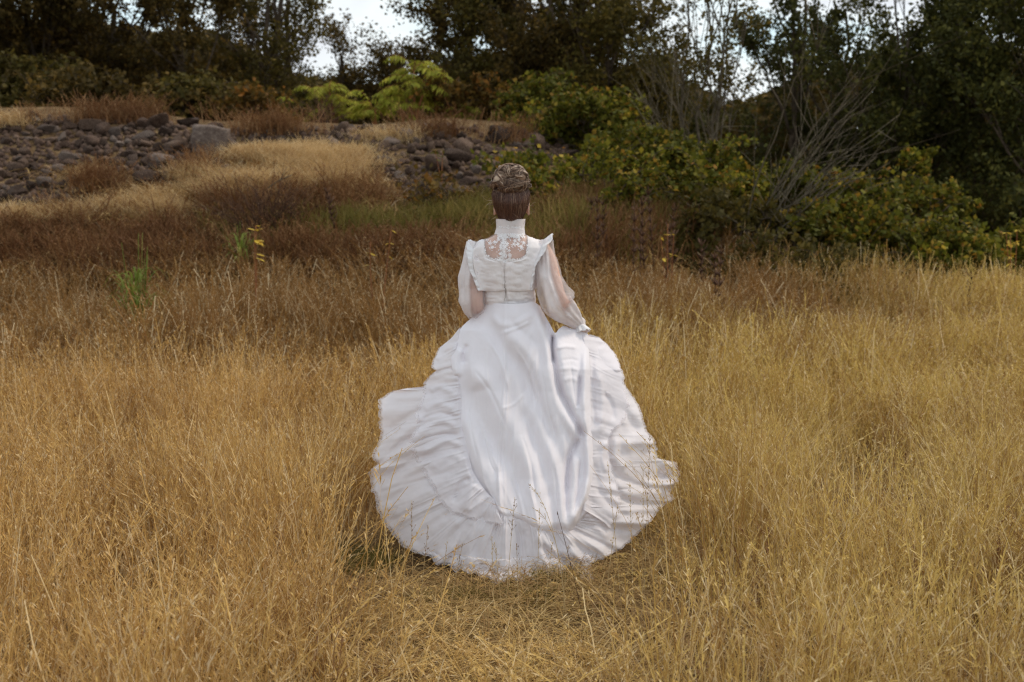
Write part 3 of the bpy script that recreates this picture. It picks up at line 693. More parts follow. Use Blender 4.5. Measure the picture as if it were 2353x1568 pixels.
# sumacs: arching stalks with paired leaflets
M['sumac_stem'] = plain_mat("sumac_stem", (.20, .07, .03), (.32, .13, .05), 15)
def sumac(label, px, d, h, nf, flen, seed, lean=0):
    rg = np.random.default_rng(seed); x0 = X(px, d); base = np.array([x0, d, float(hz(x0, d)) - .03]); root = thing("sumac", label, "shrub", base)
    mb = MB(); lf = MB(); tops = []
    for s_ in range(3):
        tip = base + np.array([lean * h + rg.normal(0, .18) * (s_ > 0) * h, rg.normal(0, .15), h * (1 - .22 * s_)]); p = bezier(base, (base + tip) / 2 + rg.normal(0, .05, 3), tip, 8); mb.tube(p, np.linspace(.022, .011, 8), 6); tops.append(p)
    for k_ in range(nf):
        st = tops[rg.integers(3)]; q = st[rg.integers(4, 8)] if rg.random() > .45 else st[7]; a = rg.uniform(0, 6.28); fl = flen * rg.uniform(.7, 1.15); el = rg.uniform(.1, 1.5)
        dr = np.array([math.cos(a), math.sin(a) * .8, 0]); p = bezier(q, q + dr * fl * .5 + np.array([0, 0, fl * .55 * el]), q + dr * fl + np.array([0, 0, fl * (el * .45 - .35)]), 12)
        mb.tube(p, np.linspace(.004, .0015, 12), 3)
        side = np.cross(dr, [0, 0, 1.]); 
        for j in range(1, 12):
            for sg in (-1, 1):
                ll = fl * .33 * math.sin(.35 + j / 12 * 2.5) * rg.uniform(.85, 1.1); ax = side * sg * .85 + (p[j] - p[j - 1]) / np.linalg.norm(p[j] - p[j - 1]) * .35 + np.array([0, 0, -.6 + rg.normal(0, .28)]); ax /= np.linalg.norm(ax)
                wv = np.cross(ax, [0, 0, 1.]) * ll * .17; b_ = p[j]
                lf.add([b_, b_ + ax * ll * .4 + wv, b_ + ax * ll + np.array([0, 0, -.15 * ll]), b_ + ax * ll * .4 - wv], [[0, 1, 2, 3]])
    mb.build("stem", M['sumac_stem'], root, smooth=True); lf.build("foliage", M['leaf_sumac'], root)
sumac("brightest tall sumac with reddish stem and drooping feathered leaves, right of the sky gap", 955, 19.0, .88, 46, .46, 41)
sumac("bushy yellow green sumac left of the brightest one, below the sky gap", 775, 19.4, .62, 46, .42, 42, -.1)
sumac("small sumac between the two larger ones with one long drooping frond", 868, 19.0, .42, 20, .44, 43, -.2)
sumac("low sumac right of the brightest one, beside the rusty shrub", 1050, 19.0, .48, 26, .36, 44, .1)
sumac("faint low sumac at the left of the crest group, half hidden by dry stems", 640, 20.0, .5, 12, .40, 45, 0)

# leafy single plants
def leafplant(name, label, px, py, d, h, nst, nlf, ls, mt, seed, droop=.6, smat='sumac_stem'):
    rg = np.random.default_rng(seed); q = P(px, py, d); base = np.array([q[0], d, float(hz(q[0], d)) - .02]); h = max(h, q[2] - base[2]); root = thing(name, label, "plant", base); mb = MB(); lf = MB()
    for s_ in range(nst):
        tip = base + np.array([rg.normal(0, .07), rg.normal(0, .07), h * rg.uniform(.85, 1.05)]); p = bezier(base, (base + tip) / 2 + rg.normal(0, .03, 3), tip, 10); mb.tube(p, np.linspace(.006, .003, 10), 5)
        for _ in range(nlf):
            b_ = p[rg.integers(7, 10)]; a = rg.uniform(0, 6.28); ax = np.array([math.cos(a), math.sin(a), rg.uniform(-droop, .5)]); ax /= np.linalg.norm(ax); l_ = ls * rg.uniform(.7, 1.2); wv = np.cross(ax, [0, 0, 1.]) * l_ * .30; dn = np.array([0, 0, -.18 * l_])
            lf.add([b_, b_ + ax * l_ * .3 + wv, b_ + ax * l_ * .7 + wv * .85 + dn * .4, b_ + ax * l_ + dn, b_ + ax * l_ * .7 - wv * .85 + dn * .4, b_ + ax * l_ * .3 - wv], [[0, 1, 2, 3, 4, 5]])
    mb.build("stem", M[smat], root, smooth=True); lf.build("foliage", M[mt], root)
leafplant("yellow_weed", "weed with large clear yellow leaves on the slope left of the woman", 585, 520, 10.4, .5, 2, 7, .085, 'leaf_yellow', 71)
leafplant("yellow_weed", "small yellow leaved weed just left of the woman's shoulder", 870, 530, 10.8, .4, 2, 4, .05, 'leaf_yellow', 72)
leafplant("yellow_weed", "tall yellow leaved weed before the thicket right of the woman", 1540, 525, 11.5, .5, 3, 5, .05, 'leaf_yellow', 73)
leafplant("yellow_weed", "yellow leaved sprig low at the right edge", 2335, 525, 13.0, .5, 4, 7, .06, 'leaf_yellow', 74)
leafplant("bramble_cane", "upright leafy cane with green and orange leaves over the central rocks", 1015, 345, 14.4, .4, 2, 12, .06, 'leaf_bramble', 75)
def reed(label, px, d, h, nb, seed):
    rg = np.random.default_rng(seed); x0 = X(px, d); base = np.array([x0, d, float(hz(x0, d)) - .02]); root = thing("reed_clump", label, "plant", base); mb = MB()
    for _ in range(nb):
        a = rg.uniform(0, 6.28); rr = rg.uniform(0, .14); z0 = h * rg.uniform(0.1, .75); ln = rg.uniform(.15, .3)
        b_ = base + np.array([math.cos(a) * rr, math.sin(a) * rr, z0]); t = np.linspace(0, 1, 6)[:, None]; dr = np.array([math.cos(a), math.sin(a), 0])
        p = b_ + dr * ln * t ** 1.3 * .8 + np.array([0, 0, 1.]) * ln * (1.1 * t - 1.1 * t ** 2.5); ribbon(mb, p, .010, .001, a + 1.57)
    mb.build("foliage", M['green_blade2'], root); mb = MB()
    for _ in range(9):
        a = rg.uniform(0, 6.28); tip = base + np.array([math.cos(a) * .1, math.sin(a) * .1, h * rg.uniform(.7, 1.1)]); mb.tube(bezier(base, base * .5 + tip * .5, tip, 6), np.linspace(.005, .002, 6), 4)
    mb.build("stem", M['green_blade2'], root)
M['green_blade2'] = leaf_mat("fresh_blade", [(0, (.11, .15, .02)), (.7, (.22, .26, .05)), (1, (.45, .38, .12))], .4)
reed("tall leafy green reed clump standing in the brown grass at left", 312, 9.9, 1.0, 120, 81)
reed("low green leafy clump on the dry slope behind the yellow leaved weed", 555, 12.0, .5, 50, 82)
# fallen stick
a_ = ray_ground(618, 500, 8); b_ = ray_ground(672, 484, 8); mb = MB(); a_ = a_ + [0, 0, .30]; b_ = b_ + [0, 0, .36]
mb.tube(bezier(a_, (a_ + b_) / 2 + np.array([0, 0, .03]), b_, 6), np.linspace(.009, .005, 6), 5)
mb.tube([a_ * .5 + b_ * .5 + [0, 0, .01], b_ + [-.05, 0, .09]], [.005, .002], 4)
tag(mb.build("fallen_stick", M['grey_bark'], smooth=True), "pale fallen stick caught in the grass right of the yellow leaved weed", "stick")

#@@PERSON@@
# ------------------------------------------------------------------ the woman
person = thing("person", "woman seen from behind in a long white ruffled dress, hair pinned up, walking away", "person", (0.0, 5.57, 0.0))
PX0 = -.010
def frames(pts):
    pts = np.asarray(pts, float); t = np.gradient(pts, axis=0); t /= np.linalg.norm(t, axis=1)[:, None]
    u = np.cross(t[0], [0, 1.0, .05]); u /= np.linalg.norm(u); U = [u]
    for i in range(1, len(pts)):
        u = U[-1] - t[i] * np.dot(U[-1], t[i]); U.append(u / np.linalg.norm(u))
    U = np.array(U); return t, U, np.cross(t, U)
def grid_faces(nr, nc, wrap=True):
    i = np.arange(nr - 1)[:, None] * nc; j = np.arange(nc if wrap else nc - 1)[None]; j2 = (j + 1) % nc
    return np.stack([i + j, i + j2, i + nc + j2, i + nc + j], -1).reshape(-1, 4)
TORSO = [(0.76, 0, 5.58, .120, .095), (0.82, 0, 5.57, .158, .112), (0.90, 0, 5.57, .162, .112), (0.97, 0, 5.575, .140, .098), (1.05, 0, 5.58, .105, .082), (1.12, -.006, 5.58, .108, .088),
         (1.20, -.008, 5.58, .126, .098), (1.26, -.008, 5.575, .142, .090), (1.295, -.006, 5.57, .150, .076), (1.318, -.004, 5.57, .128, .064), (1.336, 0, 5.57, .085, .056), (1.352, 0, 5.57, .057, .052), (1.38, .003, 5.575, .050, .050), (1.43, .005, 5.58, .050, .052)]
T_ = np.array(TORSO)
def torso_at(z):
    return [np.interp(z, T_[:, 0], T_[:, k]) for k in range(1, 5)]
def rings(zs, off, nc, fn=None, expn=2.3):
    a = np.arange(nc) * 2 * math.pi / nc; V = []
    for z in zs:
        cx, cy, rx, ry = torso_at(z); o_ = off(z) if callable(off) else off
        ca, sa = np.cos(a), np.sin(a); q = (np.abs(ca) ** expn + np.abs(sa) ** expn) ** (-1 / expn)
        V.append(np.stack([PX0 + cx + ca * q * (rx + o_), cy + sa * q * (ry + o_), np.full(nc, z)], -1))
    return np.array(V)
mb = MB()
V = rings(np.linspace(.76, 1.43, 60), 0, 40); mb.add(V.reshape(-1, 3), grid_faces(60, 40))
mb.add([V[0].mean(0), *V[0]], [[0, 1 + (k + 1) % 40, 1 + k] for k in range(40)]); mb.add([V[-1].mean(0), *V[-1]], [[0, 1 + k, 1 + (k + 1) % 40] for k in range(40)])
# head with face turned away
HC = np.array([-.0055, 5.585, 1.482])
nu, nv = 48, 36; th = np.linspace(0.02, math.pi - .02, nv); ph = np.arange(nu) * 2 * math.pi / nu
TH, PH = np.meshgrid(th, ph, indexing='ij'); hx = np.sin(TH) * np.cos(PH); hy = np.sin(TH) * np.sin(PH); hz_ = np.cos(TH)
jaw = np.where(hz_ < 0, 1 + .28 * hz_, 1.0); sx = .073 * jaw * hx; sy = .090 * hy * np.where(hy > 0, 1, 1.05) * np.where((hz_ < 0) & (hy < 0), 1 + .35 * hz_, 1); sz = .104 * hz_
front = np.clip(hy, 0, 1) ** 4
sy += .020 * np.exp(-((sx / .011) ** 2 + ((sz + .018) / .020) ** 2)) * front + .006 * np.exp(-((sx / .022) ** 2 + ((sz + .053) / .008) ** 2)) * front
for s_ in (-1, 1): sy -= .010 * np.exp(-(((sx - s_ * .028) / .014) ** 2 + ((sz - .004) / .012) ** 2)) * front
for s_ in (-1, 1): sy += .006 * np.exp(-(((sx - s_ * .028) / .009) ** 2 + ((sz - .003) / .006) ** 2)) * front
sy += .008 * np.exp(-((sx / .018) ** 2 + ((sz + .088) / .012) ** 2)) * front
hv = np.stack([sx, sy, sz], -1) + HC
mb.add(hv.reshape(-1, 3), grid_faces(nv, nu)); mb.add([hv[0].mean(0), *hv[0]], [[0, 1 + k, 1 + (k + 1) % nu] for k in range(nu)]); mb.add([hv[-1].mean(0), *hv[-1]], [[0, 1 + (k + 1) % nu, 1 + k] for k in range(nu)])
for s_ in (-1, 1):   # ears
    e0 = HC + [s_ * (.069 if s_ > 0 else .062), .006, -.016]; an = np.linspace(-2.2, 2.2, 12)
    mb.tube([e0 + [s_ * .008, -.010 - .006 * math.cos(t_), .030 * math.sin(t_ * .75)] for t_ in an], .0055, 6)
    mb.tube([e0 + [s_ * .002, -.002, .018], e0 + [s_ * .004, -.006, -.02]], .008, 6)
def limb(pts, rad, n_=24, k=14):
    p = cat_interp(pts, n_); r_ = np.interp(np.linspace(0, 1, n_), np.linspace(0, 1, len(rad)), rad); mb.tube(p, r_, k)
LARM = [P(1102, 572, 5.56), P(1093, 600, 5.545), P(1091, 655, 5.53), P(1093, 700, 5.53), P(1105, 706, 5.62), P(1120, 712, 5.72), P(1131, 718, 5.79)]
RARM = [P(1243, 568, 5.56), P(1259, 600, 5.54), P(1270, 645, 5.52), P(1285, 688, 5.51), P(1303, 713, 5.54), P(1322, 738, 5.585), P(1331, 752, 5.60)]
for A in (LARM, RARM): limb(A, [.036, .038, .038, .034, .034, .027, .022])
def hand(w0, d, side, palm_n):
    d = d / np.linalg.norm(d); side = side - d * np.dot(side, d); side /= np.linalg.norm(side); nn = np.cross(d, side) * palm_n
    mb.tube([w0, w0 + d * .03, w0 + d * .075], [.020, .027, .024], 12, flat=.5)
    for j, (o_, ln) in enumerate(((-.024, .060), (-.008, .068), (.009, .064), (.025, .050))):
        b_ = w0 + d * .072 + side * o_; p = [b_]; dr = d.copy()
        for s_ in range(3):
            an = R(38 + 6 * j); dr = dr * math.cos(an) + nn * math.sin(an) if s_ else dr * .9 + nn * .43; dr /= np.linalg.norm(dr)
            p.append(p[-1] + dr * ln * (.42, .33, .25)[s_]); nn2 = nn - dr * np.dot(nn, dr); nn = nn2 / np.linalg.norm(nn2)
        nn = np.cross(d, side) * palm_n
        mb.tube(cat_interp(p, 10), np.linspace(.0092, .0072, 10), 8)
    b_ = w0 + d * .022 - side * .022; mb.tube(cat_interp([b_, b_ - side * .018 + d * .022 + nn * .014, b_ - side * .012 + d * .044 + nn * .028, b_ + d * .056 + nn * .036], 10), np.linspace(.0125, .0085, 10), 8)
hand(P(1331, 752, 5.60), np.array([.22, .25, -.95]), np.array([.3, 1, .2]), -1)
hand(P(1131, 718, 5.79), np.array([.75, .35, -.55]), np.array([0, 1, .5]), -1)
for hx0, kn, ft in ((-.085, (-.09, 5.78, .47), (-.09, 5.78, .07)), (.080, (.085, 5.62, .44), (.085, 5.42, .11))):
    limb([(PX0 + hx0 * .95, 5.575, .86), (PX0 + hx0, (5.575 + kn[1]) / 2, .66), kn, ((kn[0] + ft[0]) / 2, (kn[1] + ft[1]) / 2 - .015, (kn[2] + ft[2]) / 2 + .03), ft], [.090, .082, .055, .052, .030], 30, 18)
    fz = ft[2] - .07
    mb.tube([(ft[0], ft[1] - .035, ft[2] - .045), (ft[0], ft[1] + .02, ft[2] - .035), (ft[0], ft[1] + .09, .035 + fz * .5), (ft[0], ft[1] + .16, .022)], [.028, .034, .036, .022], 12, flat=.8)
m, n, out = new_mat("skin"); b = n.nodes.new("ShaderNodeBsdfPrincipled"); b.inputs["Roughness"].default_value = .5
r1 = ramp(n, [(.35, (.60, .34, .25)), (.65, (.68, .42, .32))], noise(n, 25, 3).outputs["Fac"]); n.links.new(r1.outputs[0], b.inputs["Base Color"])
b.inputs["Subsurface Weight"].default_value = .12; b.inputs["Subsurface Radius"].default_value = (.02, .008, .004); n.links.new(b.outputs[0], out.inputs[0]); M['skin'] = m
body = mb.build("body", M['skin'], person, smooth=True)
md = body.modifiers.new("fuse", 'REMESH'); md.mode = 'VOXEL'; md.voxel_size = .0036; md.use_smooth_shade = True
md = body.modifiers.new("soften", 'SMOOTH'); md.factor = .5; md.iterations = 3

# fabric materials
def cloth_mat(name, col, trans=.18, alpha=None, lace=0.0, wr=1.0, weave=900):
    m, n, out = new_mat(name); g = n.nodes.new("ShaderNodeNewGeometry").outputs["Position"]
    b = n.nodes.new("ShaderNodeBsdfPrincipled"); b.inputs["Roughness"].default_value = .75; b.inputs["Specular IOR Level"].default_value = .15; b.inputs["Base Color"].default_value = (*col, 1)
    b.inputs["Sheen Weight"].default_value = .15
    t = n.nodes.new("ShaderNodeBsdfTranslucent"); t.inputs[0].default_value = (*col, 1)
    bp = n.nodes.new("ShaderNodeBump"); bp.inputs["Distance"].default_value = .006; bp.inputs["Strength"].default_value = .55 * wr
    nz = noise(n, 26, 4, g, .6)
    n.links.new(nz.outputs["Fac"], bp.inputs["Height"]); n.links.new(bp.outputs[0], b.inputs["Normal"]); n.links.new(bp.outputs[0], t.inputs["Normal"])
    mx = n.nodes.new("ShaderNodeMixShader"); mx.inputs[0].default_value = trans; n.links.new(b.outputs[0], mx.inputs[1]); n.links.new(t.outputs[0], mx.inputs[2])
    last = mx.outputs[0]
    if alpha is not None or lace:
        tr = n.nodes.new("ShaderNodeBsdfTransparent"); m2 = n.nodes.new("ShaderNodeMixShader")
        at = n.nodes.new("ShaderNodeAttribute"); at.attribute_name = "sheer"
        f = math_(n, 'MULTIPLY', at.outputs["Fac"], alpha or .5)
        if lace:
            vo = n.nodes.new("ShaderNodeTexVoronoi"); vo.inputs["Scale"].default_value = 130; n.links.new(g, vo.inputs["Vector"])
            f = math_(n, 'MAXIMUM', f, math_(n, 'MULTIPLY', maprange(n, vo.outputs["Distance"], .38, .55, 1, 0), math_(n, 'MULTIPLY', maprange(n, at.outputs["Fac"], .35, .9), lace)))
        n.links.new(f, m2.inputs[0]); n.links.new(last, m2.inputs[1]); n.links.new(tr.outputs[0], m2.inputs[2]); last = m2.outputs[0]
    n.links.new(last, out.inputs[0]); return m
WHITE = (.85, .81, .855)
M['satin'] = cloth_mat("white_cloth", WHITE, .10, wr=.55)
M['bodice'] = cloth_mat("bodice_cloth", (.84, .79, .80), .06, alpha=.80, wr=1.3)
M['sleeve'] = cloth_mat("sheer_sleeve", (.84, .79, .80), .2, alpha=.66, wr=1.8)
M['flounce'] = cloth_mat("flounce_cloth", (.85, .81, .85), .2, alpha=.45, lace=.75, wr=.45)
M['lace'] = cloth_mat("lace", (.88, .86, .88), .15, wr=1.5)

# bodice
nr, nc = 110, 200; zs = np.linspace(1.035, 1.418, nr)
off = lambda z: np.interp(z, [1.03, 1.05, 1.11, 1.118, 1.20, 1.30, 1.335, 1.352, 1.38, 1.418], [.009, .008, .009, .014, .014, .012, .010, .010, .011, .014])
V = rings(zs, off, nc); cen = np.array([PX0, 5.575, 0])
dirv = V - cen; dirv[..., 2] = 0; dirv /= np.linalg.norm(dirv, axis=-1)[..., None]
az = np.arctan2(dirv[..., 0], -dirv[..., 1])
wr_ = .0032 * vn(az * 3.0, V[..., 2] * 62, 0, 3) + .0022 * vn(az * 5.0 + 4, V[..., 2] * 120, 0, 6)
wr_ *= sstep(1.30, 1.24, V[..., 2]); V = V + dirv * wr_[..., None]
zx = np.interp(V[..., 2], [1.04, 1.12, 1.25], [-.016, -.030, -.034])      # the back opening
V = V + dirv * (-.004 * np.exp(-((V[..., 0] - zx) / .003) ** 2) * (V[..., 1] < 5.57) * sstep(1.262, 1.25, V[..., 2]) + .0016 * (np.exp(-((V[..., 0] - zx + .008) / .004) ** 2) + np.exp(-((V[..., 0] - zx - .008) / .004) ** 2)) * (V[..., 1] < 5.57) * sstep(1.262, 1.25, V[..., 2]))[..., None]
px, py = proj(V)
yoke = sstep(1.08, .94, (np.abs((px - 1163) / 50) ** 3.2 + np.abs((py - 560) / 37) ** 3.2) ** (1 / 3.2)) * (V[..., 2] < 1.352)
sheer = np.maximum(yoke, .22 * (V[..., 2] >= 1.345)); sheer *= 1 - .85 * np.exp(-((px - 1158) / 6) ** 2) * (V[..., 2] < 1.35)
dress = mesh_obj("dress", V.reshape(-1, 3), grid_faces(nr, nc), M['bodice'], person, True, attrs={"sheer": sheer})
dress["label"] = "white bodice with sheer lace yoke and high collar"
bvh = BVHTree.FromPolygons([tuple(v) for v in V.reshape(-1, 3)], [tuple(f) for f in grid_faces(nr, nc)])
def on_bodice(px, py, lift=.001):
    p = P(px, py, 5.3); o_ = Vector((0, 0, CAMZ)); d_ = (Vector(p) - o_).normalized(); h = bvh.ray_cast(o_, d_)
    if h[0] is None: return None, None
    nrm = h[1] if h[1].dot(d_) < 0 else -h[1]
    return np.array(h[0] + nrm * lift), np.array(nrm)
# opening line with zip: dark strip painting the shade in its gap
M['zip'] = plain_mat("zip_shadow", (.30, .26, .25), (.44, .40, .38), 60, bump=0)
mb = MB(); zp = [(1157, 608), (1157.5, 630), (1160, 645), (1162, 655), (1160, 664), (1160.5, 680), (1159.5, 692)]; zp = cat_interp(zp, 24); wz = np.interp(np.arange(24), [0, 10, 16, 20, 23], [.0007, .0012, .0028, .002, .0007])
l_, r_ = [], []
for (a_, b_), w_ in zip(zp, wz):
    q, nn = on_bodice(a_, b_, .0060); l_.append(q - [w_, 0, 0]); r_.append(q + [w_, 0, 0])
mb.add(np.array([*l_, *r_]), [[i, i + 1, 24 + i + 1, 24 + i] for i in range(23)]); mb.build("zip", M['zip'], dress)
# lace sprigs on the yoke
rg = np.random.default_rng(33); mb = MB()
def petal(px, py, ang, ln, wd):
    q, nn = on_bodice(px, py, .0010)
    if q is None: return
    up = np.array([0, 0, 1.]) - nn * nn[2]; up /= np.linalg.norm(up); sd_ = np.cross(up, nn); a = sd_ * math.cos(ang) + up * math.sin(ang); b_ = np.cross(nn, a)
    t = np.arange(8) * math.pi / 4; ring = [q + a * (ln * .5 * math.cos(x)) + b_ * (wd * .5 * math.sin(x)) for x in t]
    mb.add([q + nn * .0005, *ring], [[0, 1 + k, 1 + (k + 1) % 8] for k in range(8)])
def sprig(cx, cy, k, r0, rr=3.6):
    for j in range(k):
        a = r0 + j * 6.283 / k; petal(cx + math.cos(a) * rr, cy - math.sin(a) * rr, a + rg.normal(0, .3), rg.uniform(.007, .010), .0042)
    petal(cx, cy, 0, .006, .006)
for (cx, cy, s_) in ((1125, 560, 5), (1131, 568, 5), (1138, 558, 5), (1146, 551, 5), (1120, 553, 4), (1183, 553, 5), (1192, 551, 5), (1189, 562, 5), (1196, 567, 5), (1200, 572, 4), (1203, 560, 5), (1180, 562, 4), (1151, 568, 4), (1150, 583, 4), (1148, 593, 4), (1169, 575, 4), (1171, 586, 4), (1172, 596, 4), (1166, 562, 4)):
    sprig(cx + rg.normal(0, 1), cy + rg.normal(0, 1), s_ + 1, rg.uniform(0, 3), 2.6)
    for _ in range(5): petal(cx + rg.normal(0, 5), cy + rg.normal(0, 5), rg.uniform(0, 6.28), .007, .0035)
for _ in range(90):   # lace column beside the opening and edging of the yoke
    t = rg.uniform(0, 1); petal(1158 + rg.normal(0, 3.2), 545 + 60 * t, rg.uniform(0, 6.28), .009, .005)
for _ in range(150):
    a = rg.uniform(0, 6.283); ca, sa = math.cos(a), math.sin(a); q_ = (abs(ca) ** 3.2 + abs(sa) ** 3.2) ** (-1 / 3.2); petal(1163 + 51 * q_ * ca + rg.normal(0, 1.5), 560 + 38 * q_ * sa + rg.normal(0, 1.2), rg.uniform(0, 6.28), .009, .005)
for _ in range(160): petal(rg.uniform(1144, 1206), 541 + rg.uniform(-3, 6), rg.uniform(0, 6.28), .008, .005)
mb.build("lace_trim", M['lace'], dress)
# armhole ruffles with winged shoulders
def ruffle(pts, outs, wid, seed, name="shoulder_ruffle", waves=26, amp=.006, mat='lace'):
    n_ = 120; p = cat_interp(pts, n_); o_ = cat_interp(outs, n_); o_ /= np.linalg.norm(o_, axis=1)[:, None]; w_ = np.interp(np.linspace(0, 1, n_), np.linspace(0, 1, len(wid)), wid)
    t = np.gradient(p, axis=0); t /= np.linalg.norm(t, axis=1)[:, None]; nn = np.cross(t, o_); K = 7; V = []
    s_ = np.linspace(0, 1, n_); wv = vn(s_ * waves, 0, 0, seed) + .5 * vn(s_ * waves * 2.1, 3, 0, seed)
    for k in range(K):
        f = k / (K - 1); V.append(p + o_ * (w_ * f * (1 + .10 * vn(s_ * waves * 1.3, 7, 0, seed)))[:, None] + nn * (amp * wv * f ** .6)[:, None] + o_ * 0)
    V = np.array(V); ob = mesh_obj(name, V.reshape(-1, 3), grid_faces(K, n_, False), M[mat], dress, True)
    sol = ob.modifiers.new("thick", 'SOLIDIFY'); sol.thickness = .003; sol.offset = 0; return ob
ruffle([P(1104, 668, 5.481), P(1097, 645, 5.481), P(1088, 618, 5.481), P(1086, 590, 5.488), P(1090, 566, 5.525), P(1095, 559, 5.57), P(1092, 575, 5.63), P(1098, 620, 5.66)],
       [(-1, -.3, -.1), (-1, -.3, 0), (-1, -.3, .1), (-1, -.3, .2), (-1, -.1, .45), (-1, 0, .5), (-1, .3, .2), (-1, .3, 0)], [.012, .014, .018, .024, .033, .034, .02, .01], 5)
ruffle([P(1219, 667, 5.482), P(1221, 640, 5.482), P(1227, 612, 5.482), P(1238, 585, 5.49), P(1246, 562, 5.525), P(1248, 553, 5.57), P(1246, 570, 5.63), P(1240, 620, 5.66)],
       [(.4, -1, -.1), (.6, -.9, 0), (.6, -.9, .2), (.7, -.6, .3), (1, -.3, .55), (1, 0, .7), (1, .3, .4), (1, .3, 0)], [.010, .012, .016, .028, .046, .048, .02, .01], 8)
for inner, outer, sd2 in (([(1155, 669), (1153, 645), (1151, 622), (1148, 604), (1122, 596), (1113, 580), (1113, 560), (1112, 547)], [(1104, 668), (1097, 645), (1090, 622), (1087, 604), (1086, 592), (1087, 578), (1090, 566), (1095, 559)], 1),
        ([(1166, 669), (1164, 645), (1162, 622), (1166, 604), (1200, 596), (1211, 580), (1213, 560), (1212, 546)], [(1221, 667), (1221, 640), (1225, 620), (1230, 606), (1236, 592), (1241, 577), (1246, 562), (1248, 553)], 2)):
    n_ = 70; a_ = cat_interp(inner, n_); b_ = cat_interp(outer, n_); db = cat_interp([[5.482], [5.482], [5.482], [5.484], [5.488], [5.50], [5.525], [5.57]], n_)[:, 0]; rows = []
    for i in range(n_):
        e_ = P(b_[i, 0], b_[i, 1], db[i]); row = []; q0, _n = on_bodice(a_[i, 0], a_[i, 1], .0006); q0 = e_ if q0 is None else q0
        for f in np.linspace(0, 1, 24):
            q, nn = on_bodice(a_[i, 0] + (b_[i, 0] - a_[i, 0]) * f, a_[i, 1] + (b_[i, 1] - a_[i, 1]) * f, .0006 + .004 * min(1, f * 6))
            ln = q0 * (1 - f) + e_ * f; w_ = float(sstep(.55, 1, f)); row.append((ln if q is None else q) * (1 - w_) + ln * w_ if q is not None else ln)
        rows.append(row)
    ob = mesh_obj("back_panel", np.array(rows).reshape(-1, 3), grid_faces(n_, 24, False), M['bodice'], dress, True)
# sleeves
def sleeve(path, rad, seed, sheer_fn, label):
    n_, k = 110, 72; p = cat_interp(path, n_); s_ = np.linspace(0, 1, n_); r_ = np.interp(s_, np.linspace(0, 1, len(rad)), rad)
    t, U, W = frames(p); a = np.arange(k) * 2 * math.pi / k; S, A = np.meshgrid(s_, a, indexing='ij')
    gather = vn(np.cos(A) * 5 + 9, np.sin(A) * 5, S * 3, seed) * .12 + vn(np.cos(A) * 1.8, np.sin(A) * 1.8, S * 11, seed + 2) * .16 + vn(np.cos(A) * 2.4 + S * 5, np.sin(A) * 2.4, S * 20, seed + 5) * .05
    rr = r_[:, None] * (1 + gather)
    V = p[:, None] + rr[..., None] * (np.cos(A)[..., None] * U[:, None] + np.sin(A)[..., None] * W[:, None])
    if seed == 9:
        ox = np.cos(A) * U[:, None, 0] + np.sin(A) * W[:, None, 0]; V[..., 0] += .026 * np.exp(-((S - .50) / .055) ** 2) * np.clip(ox, 0, 1); V[..., 2] -= .012 * np.exp(-((S - .50) / .05) ** 2) * np.clip(ox, 0, 1)
    V[..., 2] -= (.008 * np.sin(math.pi * S) * (np.cos(A) * U[:, None, 2] + np.sin(A) * W[:, None, 2] < 0))
    sh = sheer_fn(V[..., 0] - p[:, None, 0], S, r_[:, None])
    o = mesh_obj("sleeve", V.reshape(-1, 3), grid_faces(n_, k), M['sleeve'], dress, True, attrs={"sheer": sh}); return o
sleeve([P(1092, 557, 5.555), P(1088, 600, 5.54), P(1083, 655, 5.53), P(1087, 694, 5.535), P(1100, 706, 5.61), P(1118, 712, 5.71), P(1130, 717, 5.785)], [.034, .043, .056, .055, .050, .046, .026], 3,
       lambda dx, S, r: sstep(-.25, .0, dx / r) * .95 + .12, "")
sleeve([P(1252, 555, 5.56), P(1256, 600, 5.535), P(1262, 648, 5.515), P(1278, 690, 5.51), P(1303, 716, 5.54), P(1325, 738, 5.585), P(1333, 752, 5.60)], [.036, .045, .056, .070, .050, .030, .027], 9,
       lambda dx, S, r: np.clip(sstep(.10, .35, dx / r) + sstep(-.35, -.6, dx / r) * sstep(.25, .4, S), 0, 1) * sstep(.62, .52, S) * .95 + .12, "")
for pth, wd_ in (([P(1345, 748, 5.60), P(1340, 746, 5.57), P(1328, 748, 5.565), P(1322, 756, 5.59), P(1326, 762, 5.62), P(1340, 756, 5.63), P(1345, 748, 5.60)], .03),):
    c0 = P(1333, 748, 5.597); ruffle(pth, [(np.array(q) - c0) / np.linalg.norm(np.array(q) - c0) * .5 + np.array([.35, 0, -.8]) for q in pth], [wd_] * 7, 12, "cuff", 22, .006)
pth = [P(1130, 717, 5.785) + .024 * np.array([math.cos(a), 0, math.sin(a)]) for a in np.linspace(0, 6.283, 8)]
ruffle(pth, [(q - P(1130, 717, 5.785)) / .024 * .5 + np.array([.6, .3, -.4]) for q in pth], [.025] * 8, 14, "cuff", 20, .005)

